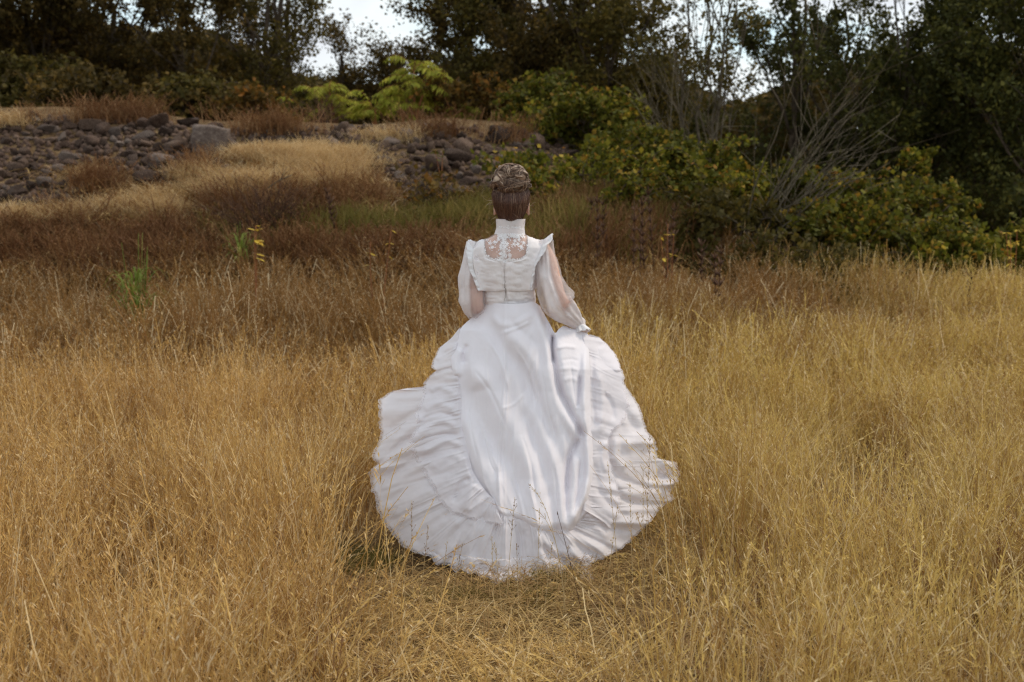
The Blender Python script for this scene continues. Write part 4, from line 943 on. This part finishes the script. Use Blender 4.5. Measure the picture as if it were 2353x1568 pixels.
# skirt -------------------------------------------------------------
def dep(px, py):
    bk = np.interp(py, [690, 760, 800, 900, 1000, 1100, 1200, 1280, 1350], [5.473, 5.435, 5.405, 5.345, 5.27, 5.18, 5.08, 5.01, 4.945])
    return bk + .24 * ((px - 1180) / 340) ** 2 * np.interp(py, [700, 760, 850, 1000, 1350], [9.0, 3.2, 1.4, 1.0, 1.0])
def stroke_disp(px, py, strokes):
    r_ = np.zeros(np.shape(px))
    for pts, wd, am in strokes:
        pts = cat_interp(pts, max(10, len(pts) * 7)); best = np.full(np.shape(px), 1e9); bt = np.zeros(np.shape(px)); n_ = len(pts)
        for i in range(n_ - 1):
            ax, ay = pts[i]; bx, by = pts[i + 1]; dx, dy = bx - ax, by - ay; t = np.clip(((px - ax) * dx + (py - ay) * dy) / (dx * dx + dy * dy + 1e-9), 0, 1)
            d_ = np.hypot(px - ax - t * dx, py - ay - t * dy); k = d_ < best; best = np.where(k, d_, best); bt = np.where(k, (i + t) / (n_ - 1), bt)
        tp = np.clip(np.minimum(bt, 1 - bt) / .16, 0, 1); tp = tp * tp * (3 - 2 * tp)
        r_ += am * np.exp(-(best / wd) ** 2) * (.12 + .88 * tp)
    return r_
def lay(px, py, d, floor=.012):
    V = Pv(px, py, d); low = V[..., 2] < floor; k = (V[..., 2] - CAMZ) / d; d2 = np.where(low, (floor - CAMZ) / k, d); return Pv(px, py, d2)
def coons(top, left, bot, right, nr, nc):
    T = arc_resample(cat_interp(top, 200), nc); B = arc_resample(cat_interp(bot, 200), nc); Lf = arc_resample(cat_interp(left, 200), nr); Rt = arc_resample(cat_interp(right, 200), nr)
    u = np.linspace(0, 1, nc)[None, :, None]; v = np.linspace(0, 1, nr)[:, None, None]
    return (1 - v) * T[None] + v * B[None] + (1 - u) * Lf[:, None] + u * Rt[:, None] - ((1 - u) * (1 - v) * T[0] + u * (1 - v) * T[-1] + (1 - u) * v * B[0] + u * v * B[-1])
TOP = [(1112, 696), (1135, 698), (1160, 699), (1190, 699), (1228, 696), (1246, 716), (1262, 742), (1275, 765), (1284, 757), (1296, 750), (1312, 756), (1330, 760), (1350, 768)]
LEFT = [(1112, 696), (1102, 708), (1083, 732), (1060, 755), (1044, 788), (1037, 825), (1043, 870), (1047, 922), (1056, 986), (1066, 1050), (1076, 1090), (1095, 1118), (1118, 1148), (1147, 1186)]
BOT = [(1147, 1186), (1175, 1208), (1205, 1212), (1250, 1238), (1280, 1228), (1312, 1232), (1340, 1196)]
RIGHT = [(1350, 768), (1354, 835), (1356, 922), (1360, 1008), (1363, 1094), (1358, 1150), (1340, 1196)]
G = coons(TOP, LEFT, BOT, RIGHT, 260, 220)
STR = [
 ([(1160, 705), (1160, 818), (1157, 913), (1149, 1000), (1146, 1090), (1149, 1180)], 3, .0055),
 ([(1168, 830), (1166, 913), (1160, 1000), (1159, 1090), (1161, 1180)], 3, .004),
 ([(1121, 735), (1140, 770), (1165, 810), (1196, 850), (1225, 905), (1262, 990), (1290, 1060)], 17, -.016),
 ([(1100, 740), (1088, 790), (1092, 850), (1110, 900)], 24, .014),
 ([(1150, 760), (1195, 790), (1235, 850), (1262, 930), (1290, 1000), (1306, 1070)], 17, .013),
 ([(1170, 735), (1200, 765), (1240, 800)], 9, -.005),
 ([(1130, 720), (1150, 745), (1190, 742), (1225, 722)], 8, .006),
 ([(1060, 800), (1047, 830), (1052, 870)], 10, .018),
 ([(1075, 790), (1066, 815), (1068, 838)], 6, -.014),
 ([(1070, 870), (1090, 935), (1118, 990), (1150, 1040), (1190, 1100), (1215, 1170)], 20, -.014),
 ([(1080, 840), (1112, 870), (1140, 920), (1175, 980), (1210, 1050), (1240, 1120), (1262, 1200)], 20, .013),
 ([(1050, 960), (1062, 1030), (1085, 1085), (1110, 1130), (1135, 1170)], 11, -.014),
 ([(1062, 940), (1085, 1010), (1110, 1070), (1135, 1120), (1160, 1180)], 15, .010),
 ([(1194, 925), (1215, 985), (1240, 1050), (1252, 1110), (1250, 1190)], 13, -.012),
 ([(1220, 900), (1245, 980), (1272, 1060), (1288, 1140), (1290, 1215)], 12, .010),
 ([(1238, 704), (1252, 740), (1266, 780), (1275, 840), (1285, 890), (1306, 935), (1334, 990), (1346, 1015)], 8, -.030),
 ([(1226, 702), (1243, 745), (1257, 800), (1266, 870), (1282, 930), (1312, 985), (1328, 1020)], 11, .016),
 ([(1272, 768), (1268, 800), (1272, 840)], 5, -.030),
 ([(1290, 765), (1295, 830), (1306, 890), (1322, 950), (1336, 1000)], 22, .024),
 ([(1318, 775), (1328, 840), (1330, 900), (1336, 950)], 16, .010),
 ([(1334, 860), (1330, 905), (1328, 940)], 5, -.016),
 ([(1347, 772), (1344, 840), (1343, 922), (1348, 1008), (1352, 1080), (1345, 1130), (1325, 1180), (1312, 1215)], 8, .026),
 ([(1334, 1000), (1318, 1030), (1306, 1060), (1302, 1120), (1300, 1215)], 8, -.030),
 ([(1330, 1040), (1322, 1090), (1318, 1150), (1308, 1210)], 10, .014),
 ([(1275, 802), (1300, 797), (1326, 800)], 4, .006),
 ([(1284, 850), (1310, 846), (1330, 852)], 4, .003), ([(1290, 830), (1312, 826), (1332, 832)], 4, -.003), ([(1292, 876), (1312, 870), (1330, 878)], 5, .003),
]
SHARED = [([(1150, 1080), (1147, 1180), (1138, 1325)], 9, .012), ([(1180, 1080), (1192, 1200), (1205, 1320)], 12, -.011), ([(1215, 1100), (1232, 1200), (1252, 1330)], 13, .013), ([(1262, 1110), (1276, 1210), (1300, 1330)], 9, -.012),
 ([(1305, 1120), (1300, 1210), (1330, 1300)], 11, .014), ([(1120, 1120), (1105, 1190), (1085, 1300)], 10, -.010), ([(1345, 1090), (1350, 1180), (1410, 1250)], 10, .014), ([(1365, 1060), (1385, 1140), (1460, 1200)], 9, -.013)]
px, py = G[..., 0], G[..., 1]
CR = [([(1090, 850), (1130, 905), (1165, 985)], 4, -.0045), ([(1185, 800), (1215, 850), (1240, 930)], 3.5, .0045), ([(1100, 960), (1125, 1030), (1150, 1090)], 3.5, .004), ([(1200, 1000), (1222, 1080), (1232, 1160)], 3.5, -.0045), ([(1120, 780), (1150, 830), (1170, 900)], 3.5, .004),
 ([(1245, 850), (1258, 930), (1280, 1010)], 3.5, -.004), ([(1175, 1090), (1195, 1150), (1205, 1200)], 3.5, .0045), ([(1270, 1060), (1280, 1130), (1278, 1210)], 3.5, -.005), ([(1075, 930), (1085, 1000), (1100, 1060)], 3.5, -.004), ([(1140, 1090), (1125, 1060), (1112, 1000)], 3, -.004), ([(1150, 768), (1185, 756), (1222, 738)], 4, .005), ([(1205, 905), (1180, 930), (1150, 940)], 3.5, .003),
 ([(1310, 830), (1318, 900), (1328, 960)], 3.5, -.005), ([(1335, 1050), (1328, 1120), (1318, 1190)], 3.5, -.005)]
d = dep(px, py) - stroke_disp(px, py, STR) * 1.15 - stroke_disp(px, py, CR) - stroke_disp(px, py, SHARED)
uu = np.linspace(0, 1, 220)[None, :] + .04 * vn(np.linspace(0, 3, 260)[:, None], 0, 0, 77); vq = np.linspace(0, 1, 260)[:, None]
d -= (.0075 * vn(uu * 9, vq * 2.2, 0, 61) + .0032 * (1 - 2 * np.abs(vn(uu * 17, vq * 3.5, 0, 62))) + .0012 * vn(uu * 38, vq * 9, 0, 63)) * sstep(0, .25, vq)
d -= .0035 * fbm(px / 60, py / 110, 0, 4, 3) + .0012 * vn(px / 12 + py / 40, py / 30, 0, 9)
d -= .010 * sstep(695, 730, py)
vv = np.linspace(0, 1, 260)[:, None]; d = d + .030 * sstep(.93, 1, vv) * np.ones_like(px) + .02 * sstep(1080, 1130, py) * sstep(.05, 0, np.linspace(0, 1, 220)[None, :])
G3 = lay(px, py, d, .02)
skirt = mesh_obj("skirt", G3.reshape(-1, 3), grid_faces(260, 220, False), M['satin'], dress, True)
sol = skirt.modifiers.new("thick", 'SOLIDIFY'); sol.thickness = .0025; sol.offset = -1 
PAIRS = [((1045, 880), (972, 889)), ((1046, 888), (930, 893)), ((1046, 895), (901, 899)), ((1048, 915), (869, 919)), ((1050, 945), (872, 962)), ((1053, 975), (874, 1008)), ((1056, 1000), (853, 1049)), ((1058, 1015), (868, 1066)), ((1060, 1030), (847, 1085)),
 ((1064, 1060), (853, 1120)), ((1069, 1080), (861, 1150)), ((1072, 1090), (865, 1168)), ((1080, 1105), (874, 1190)), ((1088, 1116), (892, 1219)), ((1100, 1135), (927, 1258)), ((1112, 1146), (962, 1277)), ((1122, 1155), (996, 1295)), ((1132, 1168), (1040, 1313)), ((1142, 1178), (1082, 1327)), ((1152, 1188), (1120, 1336)), ((1158, 1192), (1149, 1352)),
 ((1165, 1196), (1164, 1340)), ((1190, 1206), (1212, 1338)), ((1215, 1214), (1236, 1345)), ((1228, 1218), (1262, 1336)), ((1240, 1222), (1289, 1340)), ((1262, 1226), (1325, 1336)), ((1282, 1228), (1364, 1342)), ((1296, 1226), (1360, 1302)), ((1312, 1216), (1395, 1280)), ((1322, 1210), (1427, 1262)), ((1332, 1200), (1465, 1230)), ((1340, 1190), (1496, 1198)),
 ((1348, 1168), (1522, 1163)), ((1354, 1152), (1550, 1148)), ((1358, 1132), (1541, 1130)), ((1361, 1112), (1560, 1107)), ((1362, 1080), (1562, 1085)), ((1362, 1065), (1552, 1062)), ((1362, 1052), (1511, 1053)), ((1361, 1020), (1509, 1021)), ((1360, 1005), (1502, 1006)),
 ((1360, 990), (1488, 992)), ((1359, 965), (1483, 975)), ((1358, 925), (1468, 930)), ((1356, 870), (1434, 880)), ((1355, 850), (1434, 865)), ((1354, 830), (1425, 838)), ((1353, 805), (1414, 814)), ((1351, 785), (1395, 790)), ((1349, 772), (1376, 775)), ((1345, 768), (1354, 768))]
A = np.array(PAIRS, float)
def seam_in(A, px_in=14):
    dv = A[:, 1] - A[:, 0]; dv /= np.linalg.norm(dv, axis=1)[:, None] + 1e-9; B = A.copy(); B[:, 0] -= dv * px_in; return B
def flounce(name, A, nu, nv, lift, strokes, seed, hemz=0.0, lace_w=.10, gath=1.0, edge=.0, label=None, sag=0.0, low=None):
    A = seam_in(A); pm = A.mean(1); s0 = np.concatenate([[0], np.cumsum(np.linalg.norm(np.diff(A[:, 1], axis=0), axis=1) + .4 * np.linalg.norm(np.diff(A[:, 0], axis=0), axis=1))])
    s = np.linspace(0, s0[-1], nu); I = np.stack([np.interp(s, s0, A[:, 0, k]) for k in (0, 1)], -1); O = np.stack([np.interp(s, s0, A[:, 1, k]) for k in (0, 1)], -1)
    ker = np.hanning(9); ker /= ker.sum()
    for k in (0, 1):
        I[:, k] = np.convolve(np.pad(I[:, k], 4, 'edge'), ker, 'valid')
    v = np.linspace(0, 1, nv)[:, None]; S = np.broadcast_to(s[None], (nv, nu)) / 22.0; W = np.linalg.norm(O - I, axis=1)[None] / 180
    ex = 1 + edge * (vn(s / 9, 0, 0, seed) + .5 * vn(s / 4, 0, 0, seed + 1)) 
    k2 = np.hanning(61); k2 /= k2.sum(); Os = np.stack([np.convolve(np.pad(O[:, k], 30, 'edge'), k2, 'valid') for k in (0, 1)], -1)
    px = I[None, :, 0] + (Os - I)[None, :, 0] * v + ((O - Os)[None, :, 0] + (O - I)[None, :, 0] * (ex[None] - 1)) * v ** 5
    py = I[None, :, 1] + (Os - I)[None, :, 1] * v + ((O - Os)[None, :, 1] + (O - I)[None, :, 1] * (ex[None] - 1)) * v ** 5
    wv = .35 * vn(S * .5, v * 1.5, 0, seed + 7)
    def rn(q, sd_): 
        x = vn(q, v * .9, 0, sd_); return (1 - np.abs(x) * 2) 
    g = (vn(S * .95 + wv, v * .9, 0, seed) * .013 * (.35 + .65 * v) + rn(S * 1.7 + wv * 2, seed + 3) * .0042 * (1 - .85 * v) + vn(S * .42 + wv, v, 0, seed + 5) * .020 * v) * gath * (1 - .45 * sstep(1370, 1420, px) * sstep(1150, 1050, py))
    g *= sstep(0, .10, v) * .9 + .1 
    d = dep(px, py) - lift * (1 - .3 * v) - g - stroke_disp(px, py, strokes + SHARED) - .0010 * fbm(px / 14, py / 14, 0, seed, 2) + .014 * sstep(.12, 0, v) * sstep(1150, 1080, I[None, :, 1]) - .004 * sstep(.25, 0, v) * sstep(1090, 1160, I[None, :, 1]) + sag * v ** 2
    V = lay(px, py, d, .012 + hemz); V[..., 2] += np.where(V[..., 2] < .06, .010 * (1 + vn(S * 1.3, v * 2, 0, seed + 9)), 0)
    sh = .16 + .84 * sstep(1 - lace_w, 1 - lace_w * .4, v) * np.ones_like(px)
    if low is not None: sh = sh * low(px, py)
    o = mesh_obj(name, V.reshape(-1, 3), grid_faces(nv, nu, False), M['flounce'], dress, True, attrs={"sheer": sh})
    if label: o["label"] = label
    return o
FS = [  # large folds of the lower flounce, following the photograph
 ([(1045, 905), (960, 912), (900, 915)], 9, .010), ([(1050, 935), (980, 940), (920, 970), (890, 1000)], 9, -.014), ([(1052, 962), (1000, 962), (940, 985), (890, 1030)], 10, .014),
 ([(1056, 985), (1000, 990), (930, 1015), (875, 1062)], 7, -.014), ([(1058, 1005), (985, 1010), (920, 1045), (860, 1088)], 10, .015), ([(1060, 1025), (990, 1040), (930, 1070), (868, 1108)], 7, -.014),
 ([(1062, 1050), (990, 1060), (920, 1100), (870, 1130)], 10, .014), ([(1066, 1075), (1000, 1095), (930, 1125), (880, 1165)], 8, -.010), ([(1005, 1120), (950, 1150), (905, 1200)], 14, .012),
 ([(1040, 1175), (985, 1210), (950, 1255)], 10, -.008), ([(1060, 1185), (1020, 1230), (1000, 1285)], 12, .012), ([(1085, 1200), (1060, 1240), (1045, 1300)], 8, -.010), ([(1110, 1200), (1085, 1260), (1075, 1320)], 13, .012),
 ([(1145, 1200), (1140, 1260), (1130, 1330)], 8, -.010), ([(1162, 1200), (1165, 1260), (1160, 1330)], 12, .010), ([(1200, 1212), (1195, 1270), (1190, 1330)], 9, -.008), ([(1230, 1225), (1270, 1260), (1330, 1280)], 12, .012),
 ([(1240, 1250), (1290, 1290), (1350, 1310)], 9, -.012), ([(1300, 1230), (1350, 1250), (1400, 1265)], 12, .014), ([(1330, 1205), (1390, 1210), (1450, 1225)], 9, -.010), ([(1345, 1160), (1400, 1170), (1470, 1195)], 14, .016),
 ([(1362, 1100), (1400, 1110), (1440, 1150), (1500, 1160)], 8, -.016), ([(1400, 1050), (1412, 1085), (1450, 1110), (1500, 1120)], 8, -.020), ([(1420, 1000), (1415, 1050), (1440, 1080)], 9, .016),
 ([(1430, 1030), (1470, 1010), (1500, 1030)], 18, .022), ([(1380, 960), (1395, 1000), (1398, 1060)], 8, -.012), ([(1370, 930), (1378, 1000), (1380, 1090)], 10, .014), ([(1365, 830), (1368, 900), (1366, 980)], 6, -.014),
 ([(1400, 930), (1440, 960), (1470, 1000)], 10, -.014), ([(1380, 900), (1430, 915), (1470, 965)], 12, .014), ([(1365, 860), (1400, 872), (1432, 882)], 7, -.012), ([(1370, 800), (1405, 830), (1425, 862)], 14, .014), ([(1380, 890), (1420, 930), (1445, 985)], 9, .010), ([(1515, 1060), (1545, 1075), (1550, 1105), (1520, 1120)], 9, .03), ([(1512, 1085), (1530, 1095)], 8, -.03)]
flounce("flounce", A, 900, 60, .0, FS, 21, edge=.012, lace_w=.05, label="wide lower flounce of the skirt sweeping the ground")
B_ = [((1050, 762), (1040, 776)), ((1044, 785), (1009, 799)), ((1038, 805), (1000, 818)), ((1038, 825), (990, 841)), ((1040, 840), (1001, 853)), ((1042, 855), (984, 866)), ((1044, 870), (974, 878)), ((1046, 885), (973, 890)), ((1047, 905), (972, 915)), ((1048, 930), (955, 950)), ((1050, 950), (960, 975)), ((1052, 975), (945, 1005)), ((1056, 1000), (942, 1024)), ((1060, 1030), (958, 1062)), ((1066, 1060), (975, 1088)),
      ((1072, 1085), (990, 1112)), ((1084, 1108), (1008, 1150)), ((1098, 1128), (1036, 1180)), ((1112, 1145), (1068, 1186)), ((1128, 1160), (1104, 1200)), ((1142, 1176), (1147, 1204)), ((1150, 1184), (1160, 1204))]
FB = [([(1046, 905), (1010, 890), (985, 900)], 8, .010), ([(1048, 940), (1010, 930), (970, 945)], 8, .012), ([(1050, 958), (1010, 950), (965, 965)], 5, -.010), ([(1052, 980), (1010, 970), (955, 1000)], 8, .012), ([(1056, 1000), (1010, 1000), (955, 1020)], 5, -.010),
      ([(1060, 1022), (1020, 1015), (965, 1045)], 8, .012), ([(1064, 1050), (1030, 1050), (985, 1080)], 10, .010), ([(1080, 1100), (1060, 1110), (1040, 1160)], 7, -.010), ([(1092, 1110), (1080, 1140), (1070, 1180)], 10, .012), ([(1060, 795), (1020, 805), (1000, 830)], 8, .012), ([(1046, 845), (1020, 850), (995, 858)], 5, -.012)]
flounce("flounce", np.array(B_, float), 420, 40, .022, FB, 51, edge=.03, lace_w=.09, gath=.8, label="narrower upper flounce on the left of the skirt")
C_ = [((1352, 1180), (1400, 1215)), ((1358, 1150), (1425, 1180)), ((1361, 1120), (1425, 1135)), ((1362, 1090), (1412, 1095)), ((1362, 1060), (1402, 1062)), ((1361, 1020), (1398, 1020)), ((1360, 980), (1405, 990)), ((1358, 940), (1432, 972)), ((1357, 900), (1448, 935)), ((1355, 860), (1436, 898)), ((1354, 830), (1434, 862)), ((1352, 800), (1412, 812)), ((1348, 770), (1376, 774))]
flounce("flounce", np.array(C_, float)[::-1], 300, 34, .020, [([(1360, 800), (1362, 900), (1366, 980)], 6, -.012), ([(1375, 850), (1385, 920), (1380, 1000)], 8, .012), ([(1385, 900), (1405, 930), (1410, 970)], 6, -.010), ([(1392, 1010), (1385, 1050), (1395, 1090)], 6, .01)], 91, edge=.03, lace_w=.07, gath=.7, label="sheer upper flounce on the right of the skirt")
# underskirt closes the dress to the front
nr, nc = 60, 96; zz = np.linspace(1.04, .03, nr); a = np.arange(nc) * 2 * math.pi / nc
rx = np.interp(zz, [0, .1, .35, .6, .8, .95, 1.04], [.44, .43, .37, .285, .215, .15, .110]); ry = np.interp(zz, [0, .1, .35, .6, .8, .95, 1.04], [.50, .47, .36, .27, .19, .12, .085]); cy = np.interp(zz, [0, .3, .6, 1.04], [5.66, 5.64, 5.62, 5.58])
Z, Aa = np.meshgrid(zz, a, indexing='ij'); fold = 1 + (.045 * np.sin(Aa * 17 + 2 * vn(Z * 3, Aa, 0, 2)) + .04 * np.sin(Aa * 9 + 1)) * sstep(1.0, .3, Z)
V = np.stack([.012 + rx[:, None] * np.cos(Aa) * fold, cy[:, None] + ry[:, None] * np.sin(Aa) * fold, Z], -1)
mesh_obj("underskirt", V.reshape(-1, 3), grid_faces(nr, nc), M['satin'], dress, True)
# front flounce, hidden side
mb = MB(); a = np.linspace(.2, math.pi - .2, 160); zz = np.linspace(.34, .02, 16); Z, Aa = np.meshgrid(zz, a, indexing='ij'); k_ = (0.34 - Z) / .32
V = np.stack([.02 + (.38 + .10 * k_ + .03 * np.sin(Aa * 26) * k_) * np.cos(Aa), 5.62 + (.38 + .14 * k_ + .03 * np.sin(Aa * 26) * k_) * np.sin(Aa), Z], -1)
mesh_obj("flounce", V.reshape(-1, 3), grid_faces(16, 160, False), M['satin'], dress, True)

# hair ---------------------------------------------------------------
def hair_mat(name, stops):
    m, n, out = new_mat(name); g = n.nodes.new("ShaderNodeNewGeometry"); r1 = ramp(n, stops, g.outputs["Random Per Island"])
    b = n.nodes.new("ShaderNodeBsdfPrincipled"); b.inputs["Roughness"].default_value = .42; b.inputs["Specular IOR Level"].default_value = .45
    n.links.new(r1.outputs[0], b.inputs["Base Color"]); n.links.new(b.outputs[0], out.inputs[0]); return m
M['hair'] = hair_mat("brown_hair", [(0, (.050, .020, .012)), (.6, (.11, .048, .030)), (.9, (.13, .062, .04)), (1, (.34, .22, .14))])
M['hair_light'] = hair_mat("ash_hair", [(0, (.045, .020, .012)), (.45, (.14, .078, .048)), (.8, (.30, .19, .125)), (1, (.60, .46, .34))])
rg = np.random.default_rng(7)
HR = np.array([.086, .100, .112]); TOPD = np.array([.0, -.42, .92]); TOPD /= np.linalg.norm(TOPD)
def head_pt(dv, lift): 
    jaw = np.where(dv[..., 2:3] < .35, 1 + .36 * (dv[..., 2:3] - .35), 1.0); return HC + dv * HR * np.concatenate([jaw, np.where(dv[..., 2:3] < 0, 1 + .22 * dv[..., 2:3], 1.0), np.ones_like(jaw)], -1) * (1 + lift)
mb = MB()
th = np.linspace(0.01, 2.62, 40); ph = np.arange(64) * 2 * math.pi / 64; TH, PH = np.meshgrid(th, ph, indexing='ij')
dv = np.stack([np.sin(TH) * np.cos(PH), np.sin(TH) * np.sin(PH), np.cos(TH)], -1); hv = head_pt(dv, -.01 + .01 * vn(PH * 8, TH, 0, 2)[..., None]); f = grid_faces(40, 64)
dvf = dv.reshape(-1, 3); keep = ~((dvf[f][:, :, 1] > .30) & (dvf[f][:, :, 2] < .50)).any(1) & ~((dvf[f][:, :, 2] < -.1) & (dvf[f][:, :, 1] > .02)).any(1)
mb.add(hv.reshape(-1, 3), f[keep])
for k in range(1900):
    if rg.random() < .62:   # from the nape and behind the ears
        a = rg.uniform(-1.5, 1.5); s0 = np.array([math.sin(a) * .8, -math.cos(a) * .75, -.62 - .22 * math.cos(a) + rg.normal(0, .03)])
    else:
        a = rg.uniform(-2.5, 2.5); s0 = np.array([math.sin(a), -math.cos(a), .15 + .35 * abs(a) / 2.5 + rg.normal(0, .03)])
    s0 /= np.linalg.norm(s0); t = np.linspace(0, 1, 14)[:, None]; om = math.acos(np.clip(s0 @ TOPD, -1, 1)); e_ = TOPD + rg.normal(0, .10, 3); e_ /= np.linalg.norm(e_)
    q = (np.sin((1 - t) * om) * s0 + np.sin(t * om) * e_) / math.sin(om); q /= np.linalg.norm(q, axis=1)[:, None]
    lf_ = .012 + rg.uniform(0, .03) + .05 * np.sin(t * math.pi) * rg.uniform(0, 1); p = head_pt(q, lf_); p += rg.normal(0, .0006, p.shape)
    mb.tube(p, np.interp(np.linspace(0, 1, 14), [0, .1, .9, 1], [.0004, .0012, .0012, .0007]), 3, cap=False)
hair = mb.build("hair", M['hair'], person, smooth=True)
mb = MB(); BC = P(1174, 412, 5.535)
bmi = bmesh.new(); bmesh.ops.create_icosphere(bmi, subdivisions=3, radius=1); iv = np.array([v.co[:] for v in bmi.verts]); inf = np.array([[v.index for v in f_.verts] for f_ in bmi.faces]); bmi.free()
BL = [(P(1175, 424, 5.535), np.array([.080, .070, .040]), 44), (P(1173, 400, 5.535), np.array([.060, .055, .040]), 50), (P(1196, 408, 5.50), np.array([.032, .030, .032]), 18), (P(1150, 412, 5.50), np.array([.034, .030, .032]), 18)]
for bc, br, nlk in BL:
    mb.add(iv * br * .86 + bc, inf)
    for j in range(nlk):
        ax = rg.normal(size=3); ax[2] += .4 * np.sign(rg.normal()); ax /= np.linalg.norm(ax); e1 = np.cross(ax, rg.normal(size=3)); e1 /= np.linalg.norm(e1); e2 = np.cross(ax, e1)
        a0 = rg.uniform(0, 6.28); ext = rg.uniform(1.2, 2.6); hw = rg.uniform(.10, .24); hh = rg.uniform(.05, .20); pl = rg.uniform(-.5, .5)
        for k in range(28):
            o_ = rg.uniform(-1, 1); t = np.linspace(0, 1, 16); an = a0 + ext * t + rg.normal(0, .05)
            wdt = hw * np.sin(math.pi * np.clip(t * .9 + .05, 0, 1)) ** .6; lat = pl + o_ * wdt + .13 * vn(t * 3, k * .08, j, 3)
            q = np.cos(an)[:, None] * e1 + np.sin(an)[:, None] * e2 + lat[:, None] * ax; q /= np.linalg.norm(q, axis=1)[:, None]
            lift_ = .96 + hh * math.sqrt(1 - o_ * o_) * np.sin(math.pi * t) ** .5 + rg.uniform(0, .035)
            mb.tube(bc + q * br * lift_[:, None], np.interp(t, [0, .1, .9, 1], [.0004, .0012, .0012, .0004]), 3, cap=False)
for k in range(130):      # loose wisps
    d0 = rg.normal(size=3); d0[1] = -abs(d0[1]) * .6; d0 /= np.linalg.norm(d0); b_ = (BC if k % 2 else HC) + d0 * (np.array([.065, .06, .05]) if k % 2 else HR * 1.02); e_ = b_ + d0 * rg.uniform(.008, .03) + rg.normal(0, .012, 3); md_ = (b_ + e_) / 2 + rg.normal(0, .01, 3)
    mb.tube(bezier(b_, md_, e_, 8), np.linspace(.0008, .0003, 8), 3, cap=False)
for k in range(14):
    b_ = P(1132 + rg.normal(0, 3), 470 + rg.normal(0, 8), 5.55); e_ = b_ + np.array([rg.uniform(-.03, -.005), 0, rg.uniform(-.03, .01)]); mb.tube(bezier(b_, (b_ + e_) / 2 + rg.normal(0, .01, 3), e_, 8), np.linspace(.0008, .0003, 8), 3, cap=False)
mb.build("bun", M['hair_light'], hair, smooth=True)

# ------------------------------------------------------------------ single seed stalks before the hem
M['seed'] = plain_mat("seed_brown", (.16, .09, .05), (.36, .23, .13), 60, bump=0)
M['stemc'] = plain_mat("stem_straw", (.40, .28, .13), (.60, .46, .25), 30, bump=0)
SK = [((945, 1150), 4.45, (0, 0), .9, 1), ((985, 1208), 4.40, (-30, 0), .9, 1), ((1028, 1243), 4.42, (-25, 0), .8, 0), ((1183, 1143), 4.40, (-25, 0), 1.0, 1), ((1064, 1247), 4.45, (-38, 0), .8, 1), ((1240, 1168), 4.5, (-6, 0), .6, 0), ((1304, 1256), 4.5, (-8, 0), .8, 1),
      ((1136, 1245), 4.4, (20, 0), .8, 0), ((1187, 1252), 4.35, (6, 0), .8, 1), ((1494, 999), 4.6, (-8, 0), 1.1, 1), ((1447, 1108), 4.5, (15, 0), .9, 0), ((1478, 1070), 4.5, (6, 0), .9, 0), ((1396, 1060), 4.5, (40, 0), .9, 0), ((1130, 1232), 4.5, (4, 0), .5, 0), ((1214, 1112), 4.45, (90, 60), .7, 0), ((1232, 1172), 4.5, (70, 50), .6, 0), ((1420, 1160), 4.45, (-30, 0), .8, 0), ((930, 1240), 4.4, (-6, 0), .8, 0), ((1270, 1245), 4.45, (-20, 0), .7, 0)]
def stalk(tip, d, dx, dens, dark, seed, label, group):
    rg = np.random.default_rng(seed); t_ = P(tip[0], tip[1], d); bx = (tip[0] + dx[0] - 1176.5) / FPX * d; b_ = np.array([bx, d - .03, 0.0]); root = thing("seed_stalk", label, "grass stalk", b_, group)
    md_ = (b_ + t_) / 2 + np.array([0 if not dx[1] else .04, 0, .03 + dx[1] * .0022]); p = bezier(b_, md_, t_, 26); mb = MB(); mb.tube(p, np.linspace(.0011, .0006, 26), 4)
    mb.build("stem", M['stemc'], root); mb = MB(); L_ = np.linalg.norm(t_ - b_)
    nb = int(30 * dens * L_ / .4)
    for _ in range(nb):
        k = int(rg.uniform(.62, 1) * 25); q = p[k]; ax = (p[min(k + 1, 25)] - p[k - 1]); ax /= np.linalg.norm(ax); sd_ = np.array([rg.normal(), rg.normal(), rg.normal() * .3]); sd_ /= np.linalg.norm(sd_)
        br = 0 if rg.random() < .55 else rg.uniform(.006, .028) * (1.6 - k / 25); q2 = q + (sd_ * .55 + ax * .8) * br
        if br: mb.tube([q, q2], [.0004, .0004], 3)
        ls = rg.uniform(.004, .008); mb.tube([q2, q2 + (ax + sd_ * .4) * ls * .5, q2 + (ax + sd_ * .45) * ls], [.0004, .0013, .0003], 4)
    mb.build("seed_head", M['seed'] if dark else M['stemc'], root); return root
LAB = {3: "tallest brown seed stalk rising before the middle of the hem", 9: "tall thin dark seed stalk before the right puff of the skirt", 0: "slender dark seed stalk standing before the left part of the flounce", 14: "pale arching grass stalk bending left across the skirt panel"}
OTH = sorted([q for q in range(len(SK)) if q not in LAB], key=lambda q: SK[q][0][0])
for i, (tip, d, dx, dens, dark) in enumerate(SK):
    stalk(tip, d, dx, dens, dark, 300 + i, LAB.get(i) or "thin dry seed stalk against the white flounce, %s from the left" % ORD[OTH.index(i)], None if i in LAB else "seed stalks before the hem")
t_ = P(1282, 1183, 4.45); b_ = P(1341, 1360, 4.45); b_[2] = 0; root = thing("bare_stem", "bare dark grass stem leaning left before the right of the hem", "grass stalk", b_)
mb = MB(); mb.tube(bezier(b_, (b_ + t_) / 2 + [.004, 0, .01], t_, 16), np.linspace(.0013, .0009, 16), 5); mb.build("stem", M['dead'], root)
mb = MB(); mb.tube([t_, t_ + (t_ - b_) * .03], [.0022, .001], 5); mb.build("tip", M['dead'], root)
